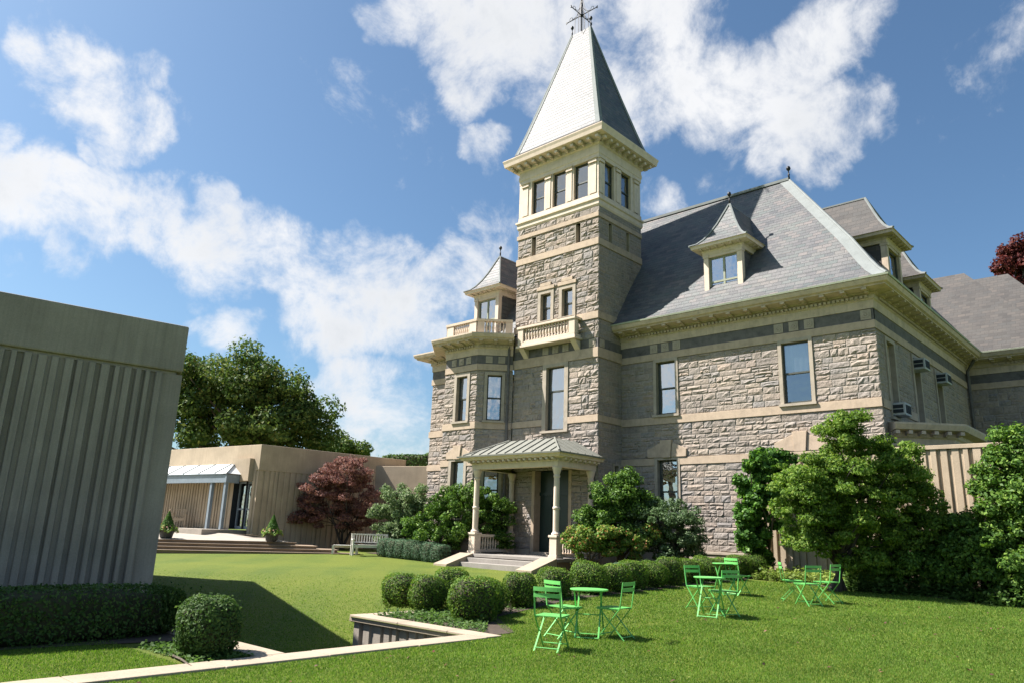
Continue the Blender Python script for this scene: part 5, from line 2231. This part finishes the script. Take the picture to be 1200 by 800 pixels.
def vegetation():
    # big oak behind the pavilion
    b = at(300, 600, 56)
    plant('oak_tree', 'large dark green spreading oak rising behind the tan pavilion', 'tree', (b.x, b.y, .4),
          [E_(250, 468, 56, 50, 45), E_(310, 462, 56, 55, 45), E_(352, 482, 56, 38, 38), E_(215, 485, 56, 42, 55), E_(290, 445, 56, 40, 28), E_(380, 505, 56, 18, 14), E_(300, 510, 56, 80, 28), E_(232, 438, 56, 32, 20)],
          'oak', 150, 1.15, 42000, .30, 101, .45, at(295, 500, 56), n_limbs=40, floor=2.2, bias_out=.85, jitter=.8)
    b = at(395, 600, 75)
    plant('distant_tree', 'small distant green tree just right of the oak over the roof', 'tree', (b.x, b.y, .5), [E_(398, 522, 75, 16, 9), E_(380, 524, 75, 16, 8), E_(420, 530, 75, 14, 9)], 'oak', 40, .8, 6000, .32, 103, .2, n_limbs=8, floor=3)
    b = at(520, 600, 90)
    plant('distant_tree', 'sliver of distant tree between the roof hedge and the stone corner', 'tree', (b.x, b.y, .5), [E_(506, 541, 90, 12, 7), E_(530, 540, 90, 14, 9)], 'vib', 30, .8, 4000, .4, 104, .2, n_limbs=6, floor=3)
    # red japanese maple
    b = at(394, 646, 36)
    b.z = z_low(b.x, b.y)
    plant('red_maple_tree', 'dark red japanese maple with layered crown beside the white bench', 'tree', b,
          [E_(398, 556, 36, 31, 20), E_(378, 580, 36, 31, 20), E_(418, 580, 36, 24, 24), E_(372, 604, 36, 22, 12), E_(415, 605, 36, 26, 15), E_(420, 548, 36, 18, 15), E_(350, 606, 36, 11, 6)],
          'maple', 190, .30, 34000, .095, 105, .08, at(396, 600, 36), 'darkbark', 26, stems=3, flat=.7, bias_out=.6, jitter=.7)
    # shrubs left of the porch
    b = Vector((-26.8, 21.9, .25))
    plant('viburnum_shrub', 'loose pale green viburnum shrub between the red maple and the stone bay', 'shrub', b,
          [E_(468, 596, 33.5, 32, 30), E_(452, 612, 33.5, 20, 22), E_(492, 590, 33, 22, 24), E_(475, 625, 33, 30, 16)], 'vib', 140, .24, 19000, .115, 106, .05, None, 'bark', 16, stems=4, bias_out=.8)
    b = Vector((-23.9, 21.7, .25))
    plant('rhododendron', 'broad glossy rhododendron left of the porch under the bay windows', 'shrub', b,
          [E_(535, 606, 31.2, 44, 28), E_(500, 622, 31.6, 30, 20), E_(575, 600, 30.9, 26, 26), E_(545, 587, 31.2, 32, 18), E_(520, 628, 31.4, 45, 16), E_(590, 622, 30.6, 14, 20)], 'rhodo', 230, .24, 34000, .13, 107, .05, None, 'bark', 14, stems=4, aspect=.4, bias_out=.6)
    # right of the porch
    b = Vector((-15.7, 22.6, .3))
    plant('tall_rhododendron', 'tall dark rhododendron right of the porch with sunlit top sprays', 'shrub', b,
          [E_(722, 588, 26.3, 30, 26), E_(700, 606, 26, 24, 20), E_(748, 592, 26.3, 22, 20), E_(735, 567, 26.3, 13, 13), E_(765, 588, 26.3, 16, 16), E_(715, 630, 25.8, 30, 20)], 'rhodo', 200, .23, 30000, .115, 108, .06, None, 'bark', 16, stems=4, aspect=.42, bias_out=.7)
    b = Vector((-15.9, 21.3, .3))
    plant('red_tipped_shrub', 'low shrub with yellow green leaves and red tips beside the right porch column', 'shrub', b,
          [E_(680, 634, 25.2, 20, 20), E_(712, 634, 25.2, 22, 19), E_(740, 634, 25.2, 18, 18), E_(757, 626, 25.4, 14, 14)], 'redtip', 120, .17, 17000, .09, 109, .04, None, 'bark', 12, stems=4, bias_out=.6)
    b = Vector((-13.6, 23.4, .4))
    plant('holly_bush', 'dense rounded grey green holly bush against the sunlit stone wall', 'shrub', b,
          [E_(785, 618, 25.8, 42, 34), E_(765, 605, 25.8, 24, 24), E_(808, 626, 25.8, 24, 24), E_(785, 640, 25.5, 46, 18)], 'holly', 170, .19, 24000, .085, 110, .05, None, 'bark', 12, stems=4, bias_out=.5)
    # ivy column at the wall end
    b = Vector((-10.9, 23.7, .6))
    plant('ivy', 'thick glossy ivy column hanging over the left end of the tan garden wall', 'climber', b,
          [E_(893, 560, 23.6, 30, 34, .55), E_(884, 590, 23.6, 24, 50, .5), E_(880, 625, 23.4, 14, 38, .35), E_(912, 545, 23.8, 22, 20, .4), E_(893, 648, 23.3, 14, 18, .3), E_(905, 590, 23.6, 14, 30, .35)], 'ivy', 150, .2, 17000, .125, 111, .05, None, 'bark', 12, crown_name='foliage', trunk_name='stem', stems=2, bias_out=.5, aspect=.8)
    # dogwood
    b = gpos(984, 692)
    plant('dogwood_tree', 'layered green dogwood tree with dark forked trunk behind the three green chairs', 'tree', b,
          [E_(1000, 560, 19.5, 62, 32), E_(950, 562, 19.5, 40, 26), E_(1048, 575, 19.8, 36, 34), E_(1000, 520, 19.6, 34, 22), E_(988, 503, 19.6, 34, 18), E_(940, 600, 19.4, 34, 22), E_(1000, 612, 19.4, 60, 26), E_(1062, 625, 19.6, 40, 32), E_(1035, 525, 19.6, 30, 18), E_(935, 635, 19.4, 22, 14), E_(975, 640, 19.2, 26, 14), E_(1068, 575, 19.8, 20, 22), E_(1000, 575, 20.2, 80, 50), E_(1045, 640, 19.4, 46, 30), E_(940, 575, 19.8, 36, 40), E_(1075, 605, 19.8, 34, 50), E_(930, 610, 19.6, 24, 34), E_(1050, 540, 19.8, 28, 16), E_(985, 492, 19.6, 24, 9), E_(955, 628, 19.5, 26, 20), E_(1015, 652, 19.3, 34, 18)],
          'dog', 520, .25, 100000, .085, 112, .085, at(992, 600, 19.5), 'darkbark', 46, stems=3, flat=.72, bias_out=.92, jitter=.85)
    # evergreen mass on the right; off-frame lobe added to shade the side court
    b = gpos(1150, 700)
    plant('evergreen_bush', 'tall dense dark evergreen bush filling the right edge in front of the garden wall', 'shrub', b,
          [E_(1176, 605, 18.8, 32, 75), E_(1198, 580, 18.6, 34, 80), E_(1140, 645, 18.6, 30, 40), E_(1180, 660, 18.2, 50, 40), E_(1190, 538, 18.8, 20, 20), E_(1285, 570, 19.3, 60, 100), E_(1120, 640, 19.2, 24, 30), E_(1110, 660, 19, 24, 26)], 'rhodo', 520, .25, 80000, .105, 113, .07, None, 'bark', 16, stems=4, bias_out=.5)
    b = Vector((-6.0, 23.3, .5))
    plant('creeper', 'yellow green creeper climbing the tan garden wall between dogwood and evergreen bush', 'climber', b,
          [E_(1118, 595, 21.2, 16, 36, .3), E_(1130, 620, 21.2, 22, 36, .3), E_(1095, 575, 21.5, 12, 30, .25), E_(1132, 560, 21.2, 8, 26, .2), E_(1110, 650, 20.8, 34, 30, .35)], 'dog', 110, .17, 12000, .09, 114, .03, None, 'bark', 10, crown_name='foliage', trunk_name='stem', stems=2, bias_out=.5)
    b = Vector((-6.9, 22.6, .5))
    plant('understorey_shrub', 'dark leafy shrub in deep shade beneath the dogwood', 'shrub', b,
          [E_(1070, 660, 19.6, 50, 24), E_(1030, 668, 19.9, 40, 18), E_(1110, 668, 19.0, 30, 20), E_(1105, 630, 19.8, 34, 34)], 'rhodo', 170, .2, 22000, .09, 115, .04, None, 'bark', 10, stems=4, bias_out=.5)
    b = gpos(1000, 684)
    plant('small_holly', 'small bright leafy sapling at the foot of the wall right of the dogwood trunk', 'shrub', (b.x, b.y, b.z), [E_(1008, 668, 19.9, 13, 17), E_(1022, 676, 19.6, 12, 10)], 'dog', 30, .12, 2600, .07, 119, .02, None, 'bark', 6, stems=2, bias_out=.5)
    # far purple beech behind the roofs
    b = at(1195, 640, 62)
    plant('purple_beech_tree', 'dark purple leaved tree rising behind the roofs at the right edge', 'tree', (b.x, b.y, .5),
          [E_(1188, 312, 62, 24, 24), E_(1215, 320, 62, 34, 34), E_(1240, 350, 62, 60, 50), E_(1200, 300, 62, 18, 16)], 'purple', 150, .75, 26000, .34, 116, .5, at(1215, 370, 62), 'darkbark', 20, bias_out=.9)
    # planters with dwarf conifers
    for (px, py, D, zz), lb in (((318, 632, 32.0, .87), 'dark planter with dwarf conifer and pink flowers at the right end of the terrace'), ((194, 632, 31.0, .86), 'dark planter with dwarf conifer half hidden by the ribbed concrete building')):
        p = at(px, py, D)
        p.z = zz
        t = thing('planter', lb, 'planter', p, group='planters with dwarf conifers on the terrace')
        mb = MB()
        mb.lathe([(.16, 0), (.24, .05), (.3, .34), (.33, .36), (.33, .40), (.28, .40), (.27, .36), (.01, .36)], p, 16)
        mb.build('pot', M['pot'], t)
        rng = np.random.default_rng(5)
        n = 2600
        h = rng.uniform(0, 1, n) ** 1.4
        a = rng.uniform(0, 2 * math.pi, n)
        rr = .30 * (1 - h) * rng.uniform(.75, 1.05, n) + .02
        pts = np.stack([rr * np.cos(a), rr * np.sin(a), .38 + h * .72], 1)
        nn = np.stack([np.cos(a), np.sin(a), .5 + 0 * a], 1)
        np_mesh('conifer', leaf_quads(pts, nn, .055, rng, .5, .5), 4, LEAFM['cone'], t)
        n = 700
        a = rng.uniform(0, 2 * math.pi, n)
        rr = rng.uniform(.22, .46, n)
        pts = np.stack([rr * np.cos(a), rr * np.sin(a), .36 + .16 * np.sin(a * 5) * rng.uniform(0, 1, n) + (.40 - rr) * .5], 1)
        np_mesh('bedding_plants', leaf_quads(pts, np.stack([np.cos(a), np.sin(a), 1 + 0 * a], 1), .085, rng, .7, .7), 4, LEAFM['redtip'], t)
        n = 34
        a = rng.uniform(0, 2 * math.pi, n)
        rr = rng.uniform(.24, .46, n)
        pts = np.stack([rr * np.cos(a), rr * np.sin(a), .46 + rng.uniform(-.06, .1, n)], 1)
        np_mesh('flowers', leaf_quads(pts, np.stack([np.cos(a), np.sin(a), 1 + 0 * a], 1), .06, rng, .9, .6), 4, M['flower'], t)
    # fallen stick
    a, b = gpos(199, 769), gpos(224, 783)
    mb = MB()
    mb.tube([a + Vector((0, 0, .02)), a.lerp(b, .5) + Vector((.01, 0, .035)), b + Vector((0, 0, .02))], [.016, .013, .009], 6)
    tag(mb.build('fallen_stick', M['bark']), 'short brown stick lying on the grass before the lit box shrub', 'stick')


vegetation()


# ------------------------------------------------------------------ ground cover and grass
def cover(name, mat, poly_fn, n, size, seed, h=.12):
    rng = np.random.default_rng(seed)
    pts = []
    while len(pts) < n:
        x, y, z = poly_fn(rng)
        pts.append((x, y, z + abs(rng.normal(0, 1)) * h * .6 + .01))
    p = np.array(pts)
    nn = rng.normal(0, .35, p.shape)
    nn[:, 2] = 1
    o = np_mesh(name, leaf_quads(p, nn, size, rng, .7, .4), 4, LEAFM[mat])
    tag(o, kind='stuff')
    return o


def covers():
    def bed(r):
        y = r.uniform(9.05, 11.2)
        x = r.uniform(left_edge(y) + .1, -8.75 - max(0, (y - 9.0)) * .95)
        return x, y, z_up(x, y)
    cover('ground_ivy', 'darkcover', bed, 3800, .06, 1, .07)

    def lb(r):
        x = r.uniform(-10.4, -8.9)
        y = r.uniform(4.3, 5.08)
        return x, y, z_up(x, y)
    cover('ground_ivy', 'darkcover', lb, 1300, .055, 2, .05)

    def yel(r):
        t = r.uniform(0, 1)
        x = -10.2 + 2.7 * t
        y = r.uniform(21.5 + .3 * t, 23.6)
        return x, y, z_up(x, y)
    cover('yellow_ground_cover', 'cover', yel, 5200, .10, 3, .2)

    def dk(r):
        x = -7.6 + 11 * r.uniform(0, 1)
        y = 21.3 + abs(r.normal(0, .7)) + .3 * math.sin(x * 2.1)
        return x, y, z_up(x, y)
    cover('low_ground_cover', 'darkcover', dk, 12000, .11, 4, .28)

    def hb(r):
        y = r.uniform(11, 23.2)
        x = r.uniform(-11.4, -10.35)
        return x, y, z_up(x, y)
    cover('hedge_foot_ivy', 'darkcover', hb, 3500, .06, 6, .05)


covers()


def grass():
    rng = np.random.default_rng(12)
    f2 = np.array([-.6825, .7309])
    r2 = np.array([.7309, .6825])
    N = 900000
    D = 6.2 * (30 / 6.2) ** (rng.uniform(0, 1, N) ** .95)
    s = rng.uniform(-.74, .74, N) * D
    P = f2[None] * D[:, None] + r2[None] * s[:, None]
    x, y = P[:, 0], P[:, 1]
    le = np.array([left_edge(v) for v in y])
    up = x > le + .02
    bedm = (y > 8.6) & (y < 24) & (x < HEDGE_X + .42 + 1.7 * np.clip((11 - y) / 1.6, 0, 1) ** 1.5)
    bedm |= (y > 21.35 + .25 * np.sin(x * 2)) & (x > -11.2)
    bedm |= (x > -8.9) & (x < -8.38) & (y < 9)
    bedm |= (y > 8.6) & (y < 9.06) & (x < -8.38)
    bedm |= (y < 5.56) & (y > 4.2) & (x < -8.6)
    bedm |= (y < 6) & (x < -10.9 - .25)
    low_ok = (~up) & ((y > 8.9) | (y > 5.6)) & (x < -8.9) & (D < 30) & ~((x > -12) & (y > 8.6) & (y < 10.9))
    low_ok &= ~((x > -28) & (y > 19.3))
    low_ok &= ~(x > -13.3 + .0 * y) | (y < 20)
    low_ok &= rng.uniform(0, 1, N) < np.clip((23 - D) / 9, 0, 1) * .8
    m = (up & ~bedm & (D < 24)) | low_ok
    # clear of the building and the steps
    m &= ~((x < -12.2) & (y < 5.6))
    x, y, D, up = x[m], y[m], D[m], up[m]
    z = np.array([z_up(a, b) if u else z_low(a, b) for a, b, u in zip(x, y, up)]) + .004
    n = len(x)
    sc = np.clip(D / 9, .8, 2.6)
    w = .0046 * sc * rng.uniform(.7, 1.3, n)
    h = .022 * np.clip(D / 9, .9, 1.25) * np.where(up, 1, .7) * rng.uniform(.5, 1.35, n)
    a = rng.uniform(0, 2 * math.pi, n)
    ln = rng.uniform(.1, .75, n) * h
    la = rng.uniform(0, 2 * math.pi, n)
    v = np.empty((n, 3, 3))
    v[:, 0] = np.stack([x - np.cos(a) * w, y - np.sin(a) * w, z], 1)
    v[:, 1] = np.stack([x + np.cos(a) * w, y + np.sin(a) * w, z], 1)
    v[:, 2] = np.stack([x + np.cos(la) * ln, y + np.sin(la) * ln, z + h], 1)
    o = np_mesh('lawn_grass', v.reshape(-1, 3), 3, LEAFM['grass'])
    tag(o, kind='stuff')


grass()


def lawn_litter():
    """clover and a few fallen leaves lying in the grass"""
    rng = np.random.default_rng(31)
    n = 2600
    c = rng.uniform(0, 1, (40, 2)) * np.array([10., 14.]) + np.array([-8., 4.])
    k = rng.integers(0, 40, n)
    x = c[k, 0] + rng.normal(0, .35, n)
    y = c[k, 1] + rng.normal(0, .35, n)
    m = x > np.where(y > 8.6, -9.8, -8.3)
    x, y = x[m], y[m]
    z = np.array([z_up(a, b) for a, b in zip(x, y)]) + .022
    p = np.stack([x, y, z], 1)
    nn = rng.normal(0, .3, p.shape)
    nn[:, 2] = 1
    o = np_mesh('clover', leaf_quads(p, nn, .024, rng, .9, .3), 4, LEAFM['cover'])
    tag(o, kind='stuff')
    n = 170
    x = rng.uniform(-8.2, 3, n)
    y = rng.uniform(3, 20, n)
    z = np.array([z_up(a, b) for a, b in zip(x, y)]) + .03
    p = np.stack([x, y, z], 1)
    nn = rng.normal(0, .35, p.shape)
    nn[:, 2] = 1
    o = np_mesh('fallen_leaves', leaf_quads(p, nn, .055, rng, .6, .3), 4, LEAFM['maple'])
    tag(o, kind='stuff')


lawn_litter()


# ------------------------------------------------------------------ far hills beyond the river
def hills():
    mb = MB()
    c = at(520, 600, 900)
    a = Vector((RIGHT.x, RIGHT.y, 0)).normalized()
    f = Vector((FWD.x, FWD.y, 0)).normalized()

    def fn(u, v):
        p = Vector((c.x, c.y, 0)) + a * ((u - .5) * 2600) + f * (v * 500)
        h = (52 + 18 * math.sin(u * 21) + 9 * math.sin(u * 47 + 1)) * math.sin(min(1, v * 1.6) * math.pi / 2)
        return (p.x, p.y, -8 + h)
    mb.grid(fn, 80, 8)
    tag(mb.build('hills', LEAFM['oak'], smooth=True), kind='structure')


hills()
